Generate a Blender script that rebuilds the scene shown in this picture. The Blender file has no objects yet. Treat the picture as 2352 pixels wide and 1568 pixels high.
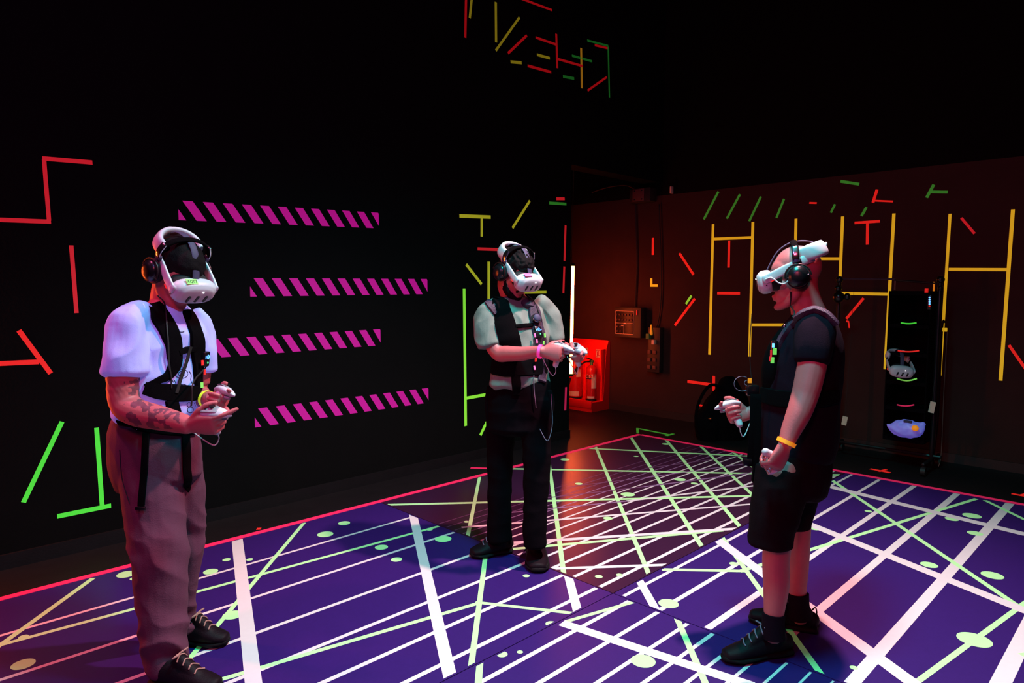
import bpy, bmesh, math, random
import numpy as np
from mathutils import Vector, Matrix, noise
from mathutils.bvhtree import BVHTree

S = bpy.context.scene
COL = S.collection
random.seed(7)

# ------------------------------------------------------------------ camera
F, CX, CY = 1568.0, 1176.0, 784.0          # 24 mm lens on a 36 mm sensor, 2352 x 1568
CAMH = 1.5
PITCH = math.atan((CY - 663.0) / F); ROLL = 0.0032; AZ = math.radians(45)
FW = Vector((math.cos(AZ) * math.cos(PITCH), math.sin(AZ) * math.cos(PITCH), -math.sin(PITCH)))
RT0 = Vector((math.sin(AZ), -math.cos(AZ), 0))
UP0 = RT0.cross(FW)
RT = RT0 * math.cos(ROLL) + UP0 * math.sin(ROLL)
UP = UP0 * math.cos(ROLL) - RT0 * math.sin(ROLL)
CAMP = Vector((0, 0, CAMH))
cd = bpy.data.cameras.new('camera'); cd.lens = 24; cd.sensor_width = 36; cd.clip_start = 0.05
co = bpy.data.objects.new('camera', cd); COL.objects.link(co)
m3 = Matrix((RT, UP, -FW)).transposed()
co.matrix_world = Matrix.Translation(CAMP) @ m3.to_4x4()
S.camera = co

# ------------------------------------------------------------------ world, exposure, lights
S.view_settings.view_transform = 'Standard'; S.view_settings.look = 'None'
S.view_settings.exposure = 0.0; S.view_settings.gamma = 1.0; S.view_settings.use_curve_mapping = False
w = bpy.data.worlds.new('world'); S.world = w; w.use_nodes = True
w.node_tree.nodes['Background'].inputs[0].default_value = (0.5, 0.2, 0.5, 1)
w.node_tree.nodes['Background'].inputs[1].default_value = 0.004

def cw(lat, dep, z=0.0):                    # (metres right of the camera, metres ahead, height) -> world
    return Vector((0.70711 * (dep + lat), 0.70711 * (dep - lat), z))

def light(name, kind, loc, target, color, power, size=0.1, spot=60, blend=0.4, size_y=None):
    l = bpy.data.lights.new(name, kind); l.color = color; l.energy = power
    if kind == 'SPOT':
        l.spot_size = math.radians(spot); l.spot_blend = blend; l.shadow_soft_size = size
    elif kind == 'AREA':
        l.size = size
        if size_y: l.shape = 'RECTANGLE'; l.size_y = size_y
    else: l.shadow_soft_size = size
    o = bpy.data.objects.new(name, l); COL.objects.link(o); o.location = loc
    if target is not None:
        o.rotation_euler = (Vector(target) - Vector(loc)).to_track_quat('-Z', 'Y').to_euler()
    return o

light('pink_spot', 'SPOT', cw(1.42, 3.2, 4.1), cw(0.55, 3.0, 0), (1.0, 0.44, 0.50), 1100, 0.07, 100, 1.0)
light('pink_spot_left', 'SPOT', cw(-2.3, 2.0, 4.0), cw(-1.25, 2.75, 0.9), (1.0, 0.13, 0.38), 190, 0.10, 44, 0.9)
light('cyan_spot', 'SPOT', cw(0.45, 2.2, 4.0), cw(0.5, 3.1, 0), (0.01, 0.70, 0.68), 820, 0.28, 114, 1.0)
light('rose_wash', 'AREA', cw(-0.4, -0.7, 3.0), cw(0.3, 3.0, 0.9), (1.0, 0.10, 0.22), 42, 0.4, size_y=0.4)
light('orange_tube_light', 'AREA', cw(-3.1, 3.15, 1.15), cw(0, 2.9, 1.15), (1.0, 0.12, 0.02), 58, 0.07, size_y=1.3)
light('violet_wash', 'AREA', cw(-0.9, 0.6, 3.4), cw(-1.2, 2.9, 1.2), (0.30, 0.22, 1.0), 16, 0.4, size_y=0.4)

# ------------------------------------------------------------------ pixel rays on real planes
def ray(px, py): return FW + RT * ((px - CX) / F) - UP * ((py - CY) / F)
def at(px, py, dep):
    return CAMP + ray(px, py) * dep
WLY, WRX = 4.42, 6.87                        # the two walls
def on_floor(px, py, z=0.0):
    d = ray(px, py); return CAMP + d * ((z - CAMH) / d.z)
def on_left(px, py):
    d = ray(px, py); return CAMP + d * (WLY / d.y)
def on_right(px, py):
    d = ray(px, py); return CAMP + d * (WRX / d.x)

# ------------------------------------------------------------------ materials
MATS = {}
def M(name, col=(0.5, 0.5, 0.5), rough=0.6, metal=0.0, emit=None, es=0.0, var=0.12, vscale=40, bump=0.0, bscale=150, spec=0.5, trans=0.0):
    if name in MATS: return MATS[name]
    m = bpy.data.materials.new(name); m.use_nodes = True; nt = m.node_tree; b = nt.nodes['Principled BSDF']
    b.inputs['Roughness'].default_value = rough; b.inputs['Metallic'].default_value = metal
    b.inputs['Specular IOR Level'].default_value = spec
    if trans: b.inputs['Transmission Weight'].default_value = trans
    tc = nt.nodes.new('ShaderNodeTexCoord'); nz = nt.nodes.new('ShaderNodeTexNoise'); nz.inputs['Scale'].default_value = vscale
    nz.inputs['Detail'].default_value = 4
    nt.links.new(tc.outputs['Object'], nz.inputs['Vector'])
    mx = nt.nodes.new('ShaderNodeMix'); mx.data_type = 'RGBA'
    c1 = tuple(c * (1 - var) for c in col) + (1,); c2 = tuple(min(1, c * (1 + var)) for c in col) + (1,)
    mx.inputs[6].default_value = c1; mx.inputs[7].default_value = c2
    nt.links.new(nz.outputs['Fac'], mx.inputs[0]); nt.links.new(mx.outputs[2], b.inputs['Base Color'])
    if bump:
        n2 = nt.nodes.new('ShaderNodeTexNoise'); n2.inputs['Scale'].default_value = bscale; n2.inputs['Detail'].default_value = 5
        nt.links.new(tc.outputs['Object'], n2.inputs['Vector'])
        bp = nt.nodes.new('ShaderNodeBump'); bp.inputs['Strength'].default_value = bump; bp.inputs['Distance'].default_value = 0.004
        nt.links.new(n2.outputs['Fac'], bp.inputs['Height']); nt.links.new(bp.outputs['Normal'], b.inputs['Normal'])
    if emit is not None:
        b.inputs['Emission Color'].default_value = tuple(emit) + (1,); b.inputs['Emission Strength'].default_value = es
    MATS[name] = m; return m

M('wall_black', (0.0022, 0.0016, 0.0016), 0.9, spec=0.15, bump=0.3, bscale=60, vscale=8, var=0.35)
M('wall_plaster', (0.045, 0.017, 0.014), 0.8, spec=0.25, bump=0.3, bscale=60, vscale=5, var=0.25)
M('floor_black', (0.007, 0.005, 0.006), 0.55, spec=0.3, bump=0.2, bscale=90, vscale=9, var=0.3)
M('mat_violet', (0.031, 0.009, 0.138), 0.40, vscale=60, var=0.12, bump=0.06, bscale=300)
M('mat_plum', (0.036, 0.009, 0.038), 0.36, vscale=60, var=0.12, bump=0.06, bscale=300)
M('ink_white', (0.75, 0.74, 0.74), 0.5, var=0.04)
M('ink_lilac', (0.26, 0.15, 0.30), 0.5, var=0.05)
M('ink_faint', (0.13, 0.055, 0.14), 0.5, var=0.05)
M('ink_green', (0.50, 0.95, 0.42), 0.5, var=0.04, emit=(0.06, 0.80, 0.20), es=0.10)
# fluorescent tapes: they glow under the ultraviolet lamps of the room
M('tape_red', (0.85, 0.02, 0.02), 0.6, emit=(1.0, 0.02, 0.012), es=0.50, var=0.08)
M('tape_red_dim', (0.7, 0.02, 0.03), 0.6, emit=(1.0, 0.02, 0.03), es=0.34, var=0.08)
M('tape_pink', (0.9, 0.02, 0.12), 0.6, emit=(1.0, 0.02, 0.12), es=0.28, var=0.08)
M('tape_magenta', (0.4, 0.01, 0.25), 0.6, emit=(1.0, 0.0, 0.42), es=0.30, var=0.10)
M('tape_green', (0.10, 0.8, 0.06), 0.6, emit=(0.07, 1.0, 0.05), es=0.42, var=0.08)
M('tape_green_dim', (0.10, 0.6, 0.06), 0.6, emit=(0.08, 1.0, 0.08), es=0.10, var=0.1)
M('tape_lime', (0.35, 0.85, 0.05), 0.6, emit=(0.28, 1.0, 0.05), es=0.42, var=0.08)
M('tape_olive', (0.6, 0.6, 0.04), 0.6, emit=(1.0, 0.95, 0.03), es=0.22, var=0.08)
M('tape_yellow', (0.85, 0.66, 0.03), 0.6, emit=(1.0, 0.55, 0.015), es=0.45, var=0.08)
M('tape_orange_dim', (0.6, 0.3, 0.03), 0.6, emit=(1.0, 0.45, 0.02), es=0.17, var=0.08)
M('tape_red_faint', (0.5, 0.01, 0.02), 0.6, emit=(1.0, 0.01, 0.015), es=0.20, var=0.15)  # faint copies for the high tapes: weaker light up there put into the colour
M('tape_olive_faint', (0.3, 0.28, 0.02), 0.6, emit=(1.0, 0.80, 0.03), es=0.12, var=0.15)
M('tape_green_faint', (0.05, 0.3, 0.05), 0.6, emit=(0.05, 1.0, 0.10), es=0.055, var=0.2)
M('skin', (0.58, 0.115, 0.125), 0.5, var=0.07, vscale=30, bump=0.08, bscale=220)
M('skin_tattooed', (0.20, 0.055, 0.075), 0.5, var=0.5, vscale=45)
M('hair_dark', (0.006, 0.003, 0.004), 0.8, spec=0.12, var=0.4, bump=0.6, bscale=200)
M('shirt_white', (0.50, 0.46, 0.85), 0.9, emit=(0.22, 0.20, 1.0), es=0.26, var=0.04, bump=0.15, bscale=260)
M('shirt_sage', (0.19, 0.205, 0.18), 0.9, var=0.06, bump=0.2, bscale=260)
M('shirt_black', (0.010, 0.0032, 0.009), 0.95, spec=0.08, var=0.15, bump=0.2, bscale=260)
M('trouser_tan', (0.120, 0.026, 0.058), 0.9, var=0.12, vscale=14, bump=0.3, bscale=240)
M('trouser_black', (0.0035, 0.0018, 0.0032), 0.95, spec=0.05, var=0.2, bump=0.2, bscale=240)
M('shorts_dark', (0.011, 0.003, 0.005), 0.95, spec=0.08, var=0.2, bump=0.25, bscale=200)
M('nylon_black', (0.0025, 0.0014, 0.0022), 0.9, spec=0.05, var=0.2, bump=0.3, bscale=400)
M('leather_purple', (0.040, 0.016, 0.042), 0.45, var=0.25, bump=0.8, bscale=320)
M('shoe_black', (0.008, 0.003, 0.006), 0.6, spec=0.14, var=0.25, bump=0.25, bscale=200)
M('sole_black', (0.006, 0.004, 0.005), 0.7, spec=0.15)
M('lace_tan', (0.45, 0.22, 0.18), 0.8)
M('lace_grey', (0.20, 0.14, 0.22), 0.7)
M('plastic_white', (0.66, 0.60, 0.66), 0.38, var=0.02)
M('plastic_grey', (0.30, 0.28, 0.32), 0.4, var=0.03)
M('plastic_black', (0.006, 0.005, 0.007), 0.28, var=0.1)
M('foam_black', (0.005, 0.004, 0.006), 0.8, var=0.2)
M('strap_violet', (0.055, 0.040, 0.095), 0.7, var=0.15)
M('chrome', (0.7, 0.65, 0.7), 0.2, metal=1.0)
M('brass', (0.8, 0.45, 0.2), 0.3, metal=1.0)
M('label_green', (0.3, 0.9, 0.15), 0.6, emit=(0.25, 1.0, 0.12), es=0.35)
M('label_pink', (0.9, 0.15, 0.4), 0.6, emit=(1.0, 0.1, 0.35), es=0.15)
M('band_yellow', (0.8, 0.95, 0.05), 0.5, emit=(0.75, 1.0, 0.02), es=0.4)
M('band_orange', (1.0, 0.35, 0.02), 0.5, emit=(1.0, 0.28, 0.01), es=0.45)
M('band_pink', (1.0, 0.08, 0.5), 0.5, emit=(1.0, 0.03, 0.35), es=0.45)
M('led_white', (1, 1, 1), emit=(1, 0.95, 1.0), es=3)
M('led_blue', (0.1, 0.3, 1), emit=(0.08, 0.30, 1.0), es=3)
M('led_green', (0.1, 1, 0.2), emit=(0.05, 1.0, 0.25), es=1.5)
M('ink_black', (0.01, 0.008, 0.02), 0.7)
M('red_plastic', (0.95, 0.010, 0.008), 0.45, var=0.05)
M('red_enamel', (0.62, 0.012, 0.012), 0.25, var=0.05)
M('paper_cream', (0.85, 0.62, 0.45), 0.7)
M('valve_green', (0.05, 0.22, 0.06), 0.5)
M('rubber_black', (0.010, 0.008, 0.008), 0.6)
M('tube_core', (1, 0.5, 0.2), emit=(1.0, 0.11, 0.022), es=75)
M('metal_dark', (0.03, 0.02, 0.022), 0.4, metal=0.6)
M('box_dark', (0.03, 0.018, 0.016), 0.5)
M('box_brown', (0.14, 0.05, 0.04), 0.6)
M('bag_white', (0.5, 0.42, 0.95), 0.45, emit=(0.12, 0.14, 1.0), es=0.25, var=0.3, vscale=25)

# ------------------------------------------------------------------ mesh helpers
class MB:
    def __init__(s): s.v = []; s.f = []; s.m = []
    def add(s, vs, fs, mi=0):
        o = len(s.v); s.v += [tuple(v) for v in vs]; s.f += [tuple(i + o for i in f) for f in fs]; s.m += [mi] * len(fs)
        return s
    def box(s, c, sx, sy, sz, R=None, mi=0, bev=0.0):
        bm = bmesh.new(); bmesh.ops.create_cube(bm, size=1.0)
        bmesh.ops.scale(bm, vec=(sx, sy, sz), verts=bm.verts)
        if bev: bmesh.ops.bevel(bm, geom=bm.edges[:], offset=bev, segments=2, affect='EDGES', profile=0.5)
        return s._bm(bm, c, R, mi)
    def ell(s, c, rx, ry, rz, R=None, mi=0, seg=20):
        bm = bmesh.new(); bmesh.ops.create_uvsphere(bm, u_segments=seg, v_segments=max(8, seg * 2 // 3), radius=1)
        bmesh.ops.scale(bm, vec=(rx, ry, rz), verts=bm.verts)
        return s._bm(bm, c, R, mi)
    def cyl(s, p, q, r, r2=None, seg=16, mi=0):
        p = Vector(p); q = Vector(q); r2 = r if r2 is None else r2
        a = (q - p).normalized(); u = a.orthogonal().normalized(); v = a.cross(u)
        vs = []; 
        for (c, rr) in ((p, r), (q, r2)):
            for i in range(seg):
                t = 2 * math.pi * i / seg; vs.append(c + (u * math.cos(t) + v * math.sin(t)) * rr)
        fs = [(i, (i + 1) % seg, seg + (i + 1) % seg, seg + i) for i in range(seg)]
        fs += [tuple(range(seg))[::-1], tuple(range(seg, 2 * seg))]
        return s.add(vs, fs, mi)
    def _bm(s, bm, c, R, mi):
        bm.verts.index_update(); vs = []
        for v in bm.verts:
            p = v.co if R is None else R @ v.co
            vs.append(Vector(p) + Vector(c))
        fs = [[v.index for v in f.verts] for f in bm.faces]; bm.free()
        return s.add(vs, fs, mi)
    def loft(s, rings, ax=(0, 0, 1), n=18, sub=4, cap=1.0, mi=0, sq=1.0):
        """rings: (centre, a, b); a along ax. cap = roundness of the ends (0 flat)"""
        P = [Vector(r[0]) for r in rings]; A = [r[1] for r in rings]; B = [(r[2] if len(r) > 2 else r[1]) for r in rings]
        def cr(L, i, t):
            p0 = L[max(i - 1, 0)]; p1 = L[i]; p2 = L[i + 1]; p3 = L[min(i + 2, len(L) - 1)]
            return 0.5 * ((2 * p1) + (p2 - p0) * t + (2 * p0 - 5 * p1 + 4 * p2 - p3) * t * t + (3 * p1 - p0 - 3 * p2 + p3) * t ** 3)
        pts = []
        for i in range(len(P) - 1):
            for k in range(sub):
                t = k / sub; pts.append((cr(P, i, t), max(cr(A, i, t), 1e-4), max(cr(B, i, t), 1e-4)))
        pts.append((P[-1], A[-1], B[-1]))
        N = len(pts); T = [(pts[min(i + 1, N - 1)][0] - pts[max(i - 1, 0)][0]).normalized() for i in range(N)]
        if cap:
            st = []; en = []
            for k in (3, 2, 1):
                t = k / 3 * math.pi / 2 * 0.93
                c, a, b = pts[0]; r = min(a, b) * cap
                st.append((c - T[0] * r * math.sin(t), a * math.cos(t), b * math.cos(t)))
                c, a, b = pts[-1]; r = min(a, b) * cap
                en.insert(0, (c + T[-1] * r * math.sin(t), a * math.cos(t), b * math.cos(t)))
            pts = st + pts + en; T = [T[0]] * 3 + T + [T[-1]] * 3
        ax = Vector(ax); vs = []; fs = []
        for (c, a, b), t in zip(pts, T):
            u = ax - t * ax.dot(t)
            if u.length < 1e-3: u = t.orthogonal()
            u.normalize(); v = t.cross(u)
            for i in range(n):
                th = 2 * math.pi * i / n; cc, ss = math.cos(th), math.sin(th)
                if sq != 1.0:
                    cc = math.copysign(abs(cc) ** sq, cc); ss = math.copysign(abs(ss) ** sq, ss)
                vs.append(c + u * a * cc + v * b * ss)
        K = len(pts)
        for k in range(K - 1):
            for i in range(n):
                j = (i + 1) % n; fs.append((k * n + i, k * n + j, (k + 1) * n + j, (k + 1) * n + i))
        fs.append(tuple(range(n))[::-1]); fs.append(tuple(range((K - 1) * n, K * n)))
        return s.add(vs, fs, mi)
    def tube(s, pts, r, n=8, sub=4, mi=0): return s.loft([(p, r) for p in pts], (0.13, 0.27, 0.95), n, sub, 0.5, mi)
    def slab(s, quad, nrm, th, mi=0):
        """quad: 4+ points, extruded by th along nrm"""
        q = [Vector(p) for p in quad]; nrm = Vector(nrm); k = len(q)
        if (q[1] - q[0]).cross(q[2] - q[1]).dot(nrm) < 0: q = q[::-1]
        vs = q + [p + nrm * th for p in q]
        fs = [tuple(range(k))[::-1], tuple(range(k, 2 * k))] + [(i, (i + 1) % k, k + (i + 1) % k, k + i) for i in range(k)]
        return s.add(vs, fs, mi)

def link(o, parent=None):
    COL.objects.link(o)
    if parent is not None: o.parent = parent
    return o

def build(name, mb, mats, parent=None, smooth=True, local=False, auto=None):
    if not isinstance(mats, (list, tuple)): mats = [mats]
    me = bpy.data.meshes.new(name)
    off = Vector((0, 0, 0))
    if parent is not None and not local:
        q = parent
        while q is not None: off = off + q.location; q = q.parent
    vs = [(v[0] - off.x, v[1] - off.y, v[2] - off.z) for v in mb.v]
    me.from_pydata(vs, [], mb.f); me.validate(clean_customdata=False)
    for mm in mats: me.materials.append(MATS[mm])
    if len(mats) > 1: me.polygons.foreach_set('material_index', mb.m[:len(me.polygons)])
    if smooth:
        me.polygons.foreach_set('use_smooth', [True] * len(me.polygons))
        try: me.set_sharp_from_angle(angle=math.radians(auto if auto else 40))
        except Exception: pass
    me.update()
    o = bpy.data.objects.new(name, me); link(o, parent)
    return o

def bake(name, mb, mat, parent, voxel=0.006, it=4, disp=None, extra_mats=(), local=False):
    """one continuous skin over all lofts: voxel remesh, relax, optional cloth relief"""
    me = bpy.data.meshes.new('tmp'); me.from_pydata([tuple(v) for v in mb.v], [], mb.f)
    bm = bmesh.new(); bm.from_mesh(me); bmesh.ops.recalc_face_normals(bm, faces=bm.faces)
    bm.to_mesh(me); bm.free()
    t = bpy.data.objects.new('tmp', me); COL.objects.link(t)
    r = t.modifiers.new('r', 'REMESH'); r.mode = 'VOXEL'; r.voxel_size = voxel
    if it:
        sm = t.modifiers.new('s', 'SMOOTH'); sm.factor = 0.5; sm.iterations = it
    dg = bpy.context.evaluated_depsgraph_get(); dg.update()
    out = bpy.data.meshes.new_from_object(t.evaluated_get(dg)); bpy.data.objects.remove(t)
    if disp is not None:
        ns = [v.normal.copy() for v in out.vertices]
        for v, n in zip(out.vertices, ns): v.co = v.co + n * disp(v.co)
    wm = out.copy()
    if parent is not None and not local:
        off = Vector((0, 0, 0)); q = parent
        while q is not None: off = off + q.location; q = q.parent
        out.transform(Matrix.Translation(-off))
    out.name = name; out.materials.clear(); out.materials.append(MATS[mat])
    for e in extra_mats: out.materials.append(MATS[e])
    out.polygons.foreach_set('use_smooth', [True] * len(out.polygons)); out.update()
    o = bpy.data.objects.new(name, out); link(o, parent)
    return o, wm

def bvh_of(*meshes):
    vs = []; fs = []
    for me in meshes:
        o = len(vs); vs += [v.co.copy() for v in me.vertices]; fs += [tuple(i + o for i in p.vertices) for p in me.polygons]
    return BVHTree.FromPolygons(vs, fs)

def tag(o, label, cat, group=None, kind=None):
    o['label'] = label; o['category'] = cat
    if group: o['group'] = group
    if kind: o['kind'] = kind
    return o
def thing(name, label, cat, loc=(0, 0, 0), group=None):
    o = bpy.data.objects.new(name, None); COL.objects.link(o); o.location = loc; o.empty_display_size = 0.1
    return tag(o, label, cat, group)
def struct(name, mb, mat, smooth=False):
    o = build(name, mb, mat, None, smooth); o['kind'] = 'structure'; return o

# ------------------------------------------------------------------ the room
b = MB(); b.box((3.2, 2.6, -0.05), 11.4, 10.4, 0.1); struct('floor', b, 'floor_black')
b = MB(); b.box((3.2, 2.6, 4.75), 11.4, 10.4, 0.1); struct('ceiling', b, 'wall_black')
b = MB(); b.box(((-2.5 + 5.24) / 2, WLY + 0.1, 2.35), 7.74, 0.2, 4.7)
b.box(((5.24 + WRX) / 2, WLY + 0.1, 3.71), WRX - 5.24, 0.2, 1.98)
struct('wall_left', b, 'wall_black')
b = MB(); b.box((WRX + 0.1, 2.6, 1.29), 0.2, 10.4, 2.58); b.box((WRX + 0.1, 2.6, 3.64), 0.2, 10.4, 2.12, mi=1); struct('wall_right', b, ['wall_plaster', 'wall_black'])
b = MB(); b.box((5.9, 7.3, 2.35), 1.95, 0.2, 4.7); struct('wall_alcove', b, 'wall_black')
b = MB(); b.box((-2.55, 2.6, 2.35), 0.1, 10.4, 4.7); struct('wall_back', b, 'wall_black')
b = MB(); b.box((2.2, -2.6, 2.35), 9.4, 0.1, 4.7); struct('wall_front', b, 'wall_black')
b = MB(); b.box((1.37, WLY - 0.009, 0.04), 7.74, 0.018, 0.08); struct('baseboard_left', b, 'floor_black')
b = MB(); b.box((WRX - 0.009, 2.4, 0.04), 0.018, 9.8, 0.08); struct('baseboard_right', b, 'box_dark')

# ------------------------------------------------------------------ printed floor sheets
XR, XS, XL, YL, YS, YN = 5.82, 2.66, -0.50, 3.96, 1.95, -0.06
def clip(poly, x0, x1, y0, y1):
    def cut(P, f, inter):
        out = []
        for i in range(len(P)):
            a, c = P[i], P[(i + 1) % len(P)]
            fa, fc = f(a), f(c)
            if fa >= 0: out.append(a)
            if (fa >= 0) != (fc >= 0):
                t = fa / (fa - fc); out.append((a[0] + (c[0] - a[0]) * t, a[1] + (c[1] - a[1]) * t))
        return out
    for f in (lambda p: p[0] - x0, lambda p: x1 - p[0], lambda p: p[1] - y0, lambda p: y1 - p[1]):
        if len(poly) < 3: return []
        poly = cut(poly, f, None)
    return poly if len(poly) >= 3 else []
MZ = 0.006
def strip_poly(x0, y0, x1, y1, wpx):
    p, q = on_floor(x0, y0, MZ), on_floor(x1, y1, MZ)
    mx, my = (x0 + x1) / 2, (y0 + y1) / 2
    L = math.hypot(x1 - x0, y1 - y0); nx, ny = -(y1 - y0) / L * wpx / 2, (x1 - x0) / L * wpx / 2
    a, c = on_floor(mx + nx, my + ny, MZ), on_floor(mx - nx, my - ny, MZ)
    d = (q - p).normalized(); n = Vector((-d.y, d.x, 0)); hw = abs((a - c).dot(n)) / 2
    return [tuple(v[:2]) for v in (p + n * hw, p - n * hw, q - n * hw, q + n * hw)]
def yline(y, wcm, x0=-9, x1=9):
    h = wcm / 200; return [(x0, y - h), (x1, y - h), (x1, y + h), (x0, y + h)]
def disc(px, py, rpx):
    c = on_floor(px, py, MZ); r = rpx * (c - CAMP).dot(FW) / F
    return [(c.x + r * math.cos(t * math.pi / 18), c.y + r * math.sin(t * math.pi / 18)) for t in range(36)]
W_, G_, LI, FA = 1, 2, 3, 4
sheets = {
 'left': dict(r=(XL, XS, YS, YL), base='mat_violet', label='violet floor sheet between the two left men, with two broad white bars',
  y=[(3.555, 2.1), (3.145, 2.2), (2.805, 2.3), (2.515, 2.4), (2.265, 2.4), (2.045, 2.4)],
  s=[(544.5, 1236, 583.5, 1578, 33, W_), (945.5, 1168, 1036.5, 1565, 25, W_), (1303, 1314, 1330, 1416, 20, W_),
     (698.5, 1200, 425, 1524, 8.5, G_), (-20, 1486.5, 1012, 1207, 5, G_), (470, 1571, 1105, 1383, 7.5, G_), (1092, 1382.5, 1335, 1410, 6, G_),
     (1117, 1262, 1080, 1546, 12.5, G_), (214, 1327, -12, 1490, 8, G_)],
  c=[(290, 1318.4, 20), (309, 1328, 10), (483.7, 1312.3, 16), (520.5, 1285, 9), (573.6, 1284.6, 7.5), (747.2, 1226.6, 18), (790.4, 1201.2, 13.5),
     (876, 1256.4, 15), (910.7, 1284.5, 13), (1017.9, 1237.3, 19), (986.6, 1215.8, 7.5), (534, 1412, 22), (54, 1462, 10), (53.3, 1525, 24), (1208.7, 1322, 8), (1265.7, 1432.5, 13)]),
 'front': dict(r=(XL, XS, YN, YS), base='mat_violet', label='violet printed floor sheet nearest the camera, thin white stripes and a white dot',
  y=[(1.845, 2.3), (1.685, 2.2), (1.53, 2.0), (1.405, 1.9), (1.29, 1.7), (1.18, 1.5), (1.08, 1.2), (0.985, 1.0), (0.90, 0.8)],
  s=[(1103, 1515, 1098, 1575, 16, G_), (1290, 1430, 1730, 1575, 17, W_), (1300, 1427, 1455, 1382, 6.5, G_), (1552, 1413, 1624, 1577, 14, G_)],
  c=[(1153, 1502, 13), (1194.3, 1497, 7), (1477.2, 1517.7, 28)]),
 'right': dict(r=(XS, XR, YN, YS), base='mat_violet', label='violet printed floor sheet under and right of the man in shorts, wide white grid',
  y=[(1.895, 2.1), (1.69, 2.6), (1.445, 3.4), (1.165, 4.2), (0.845, 5.2), (0.445, 6.4)],
  s=[(1645, 1237, 2100, 1571, 20, W_), (1836, 1194, 2362, 1405, 12.5, W_), (1884, 1112, 2356, 1227, 7.5, W_), (1466, 1328, 1514, 1413, 17, W_),
     (1657, 1231, 1896, 1562, 11, G_), (1698, 1312, 2243, 1145, 6.5, G_), (1520, 1307.3, 1712, 1311, 5.5, G_), (1904, 1098, 2335, 1389, 7, G_),
     (2262, 1148.5, 2356, 1194, 4.5, G_), (2096, 1573, 2360, 1380, 13.5, G_), (1868, 1098, 1890, 1113, 5, G_), (2346, 1499, 2362, 1508, 10, G_)],
  c=[(1884.7, 1117.7, 11), (1994.6, 1173.8, 8), (2232.4, 1184, 19), (2186, 1191.3, 14), (2239.7, 1224.4, 16), (1871.5, 1212, 16), (2134, 1296.7, 18),
     (2279.3, 1320.8, 22.5), (2155.5, 1267, 6), (2238, 1468.8, 35), (1961.3, 1533, 9), (1685.7, 1294.5, 10.4), (1535.6, 1385.8, 23)]),
 'back': dict(r=(XS, XR, YS, YL), base='mat_plum', label='dark plum printed floor sheet in the far corner, dense fan of crossing lines',
  y=[(2.04, 2.4), (2.21, 2.3), (2.365, 2.2), (2.495, 2.0), (2.62, 1.9), (2.735, 1.8), (2.84, 1.6), (2.93, 1.4)],
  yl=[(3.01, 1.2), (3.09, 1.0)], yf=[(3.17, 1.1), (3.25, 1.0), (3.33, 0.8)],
  s=[(1259, 1046, 1296.5, 1330, 9.5, G_), (1366.5, 1022, 1494, 1327, 8.5, G_), (1446.5, 1000, 1615.5, 1260, 8, G_), (1528, 1008, 1702, 1212, 7, G_),
     (1609, 1024, 1792, 1196, 6, G_), (1684, 1038.5, 1852, 1166, 5, G_), (1886, 1078, 1914, 1097, 4, G_), (1881, 1089.5, 1930, 1089.8, 2.5, G_), (1876, 1100, 1930, 1093.5, 2.5, W_),
     (1352, 1029.5, 1760, 1049, 2.6, G_), (1178, 1076.3, 1930, 1091, 3, G_), (890, 1159, 1830, 1136, 4, G_), (1101.5, 1095, 1074, 1233, 8, G_),
     (1060, 1211, 1800, 1151.5, 3.4, W_), (1165, 1247, 1706, 1213, 5.5, W_), (1148, 1263, 1660, 1218, 5, G_), (1240, 1306.5, 1556, 1296, 5.5, W_),
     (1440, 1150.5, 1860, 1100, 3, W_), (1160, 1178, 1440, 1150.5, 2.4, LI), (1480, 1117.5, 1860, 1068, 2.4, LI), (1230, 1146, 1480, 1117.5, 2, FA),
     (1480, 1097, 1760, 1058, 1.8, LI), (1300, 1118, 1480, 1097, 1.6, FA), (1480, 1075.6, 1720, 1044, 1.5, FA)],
  c=[(1297.9, 1055, 10.5), (1329.3, 1110.5, 8.7), (1461, 1047.6, 5.5), (1441.9, 1135.2, 16), (1561.9, 1101, 13), (1595, 1110, 8), (1529.8, 1019.5, 9),
     (1672.6, 1044.5, 6.7), (1396.4, 1190, 10.7), (1375.3, 1323.8, 9), (1422.7, 1320, 7.5), (1071, 1198, 6)]),
}
for key, sh in sheets.items():
    x0, x1, y0, y1 = sh['r']; g = 0.0025
    mb = MB(); mb.box(((x0 + x1) / 2, (y0 + y1) / 2, MZ / 2 + 0.0005), x1 - x0 - 2 * g, y1 - y0 - 2 * g, MZ - 0.001, mi=0)
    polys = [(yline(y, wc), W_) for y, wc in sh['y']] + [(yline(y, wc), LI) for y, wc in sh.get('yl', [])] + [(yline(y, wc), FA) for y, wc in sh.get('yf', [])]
    polys += [(strip_poly(*t[:5]), t[5]) for t in sh['s'] if t[5] != W_] + [(disc(*c), G_) for c in sh['c']]
    polys += [(strip_poly(*t[:5]), t[5]) for t in sh['s'] if t[5] == W_]
    k = 0
    for poly, mi in polys:
        q = clip(poly, x0 + 0.012, x1 - 0.012, y0 + 0.012, y1 - 0.012)
        if not q: continue
        ar = sum(q[i][0] * q[(i + 1) % len(q)][1] - q[(i + 1) % len(q)][0] * q[i][1] for i in range(len(q)))
        if abs(ar) < 1e-6: continue
        if ar < 0: q = q[::-1]
        z = MZ + 0.0002 + 0.00001 * k; k += 1
        mb.add([(p[0], p[1], z) for p in q], [tuple(range(len(q)))], mi)
    o = build('floor_sheet', mb, [sh['base'], 'ink_white', 'ink_green', 'ink_lilac', 'ink_faint'], None, False)
    tag(o, sh['label'], 'floor mat', 'printed floor sheets')

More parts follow.
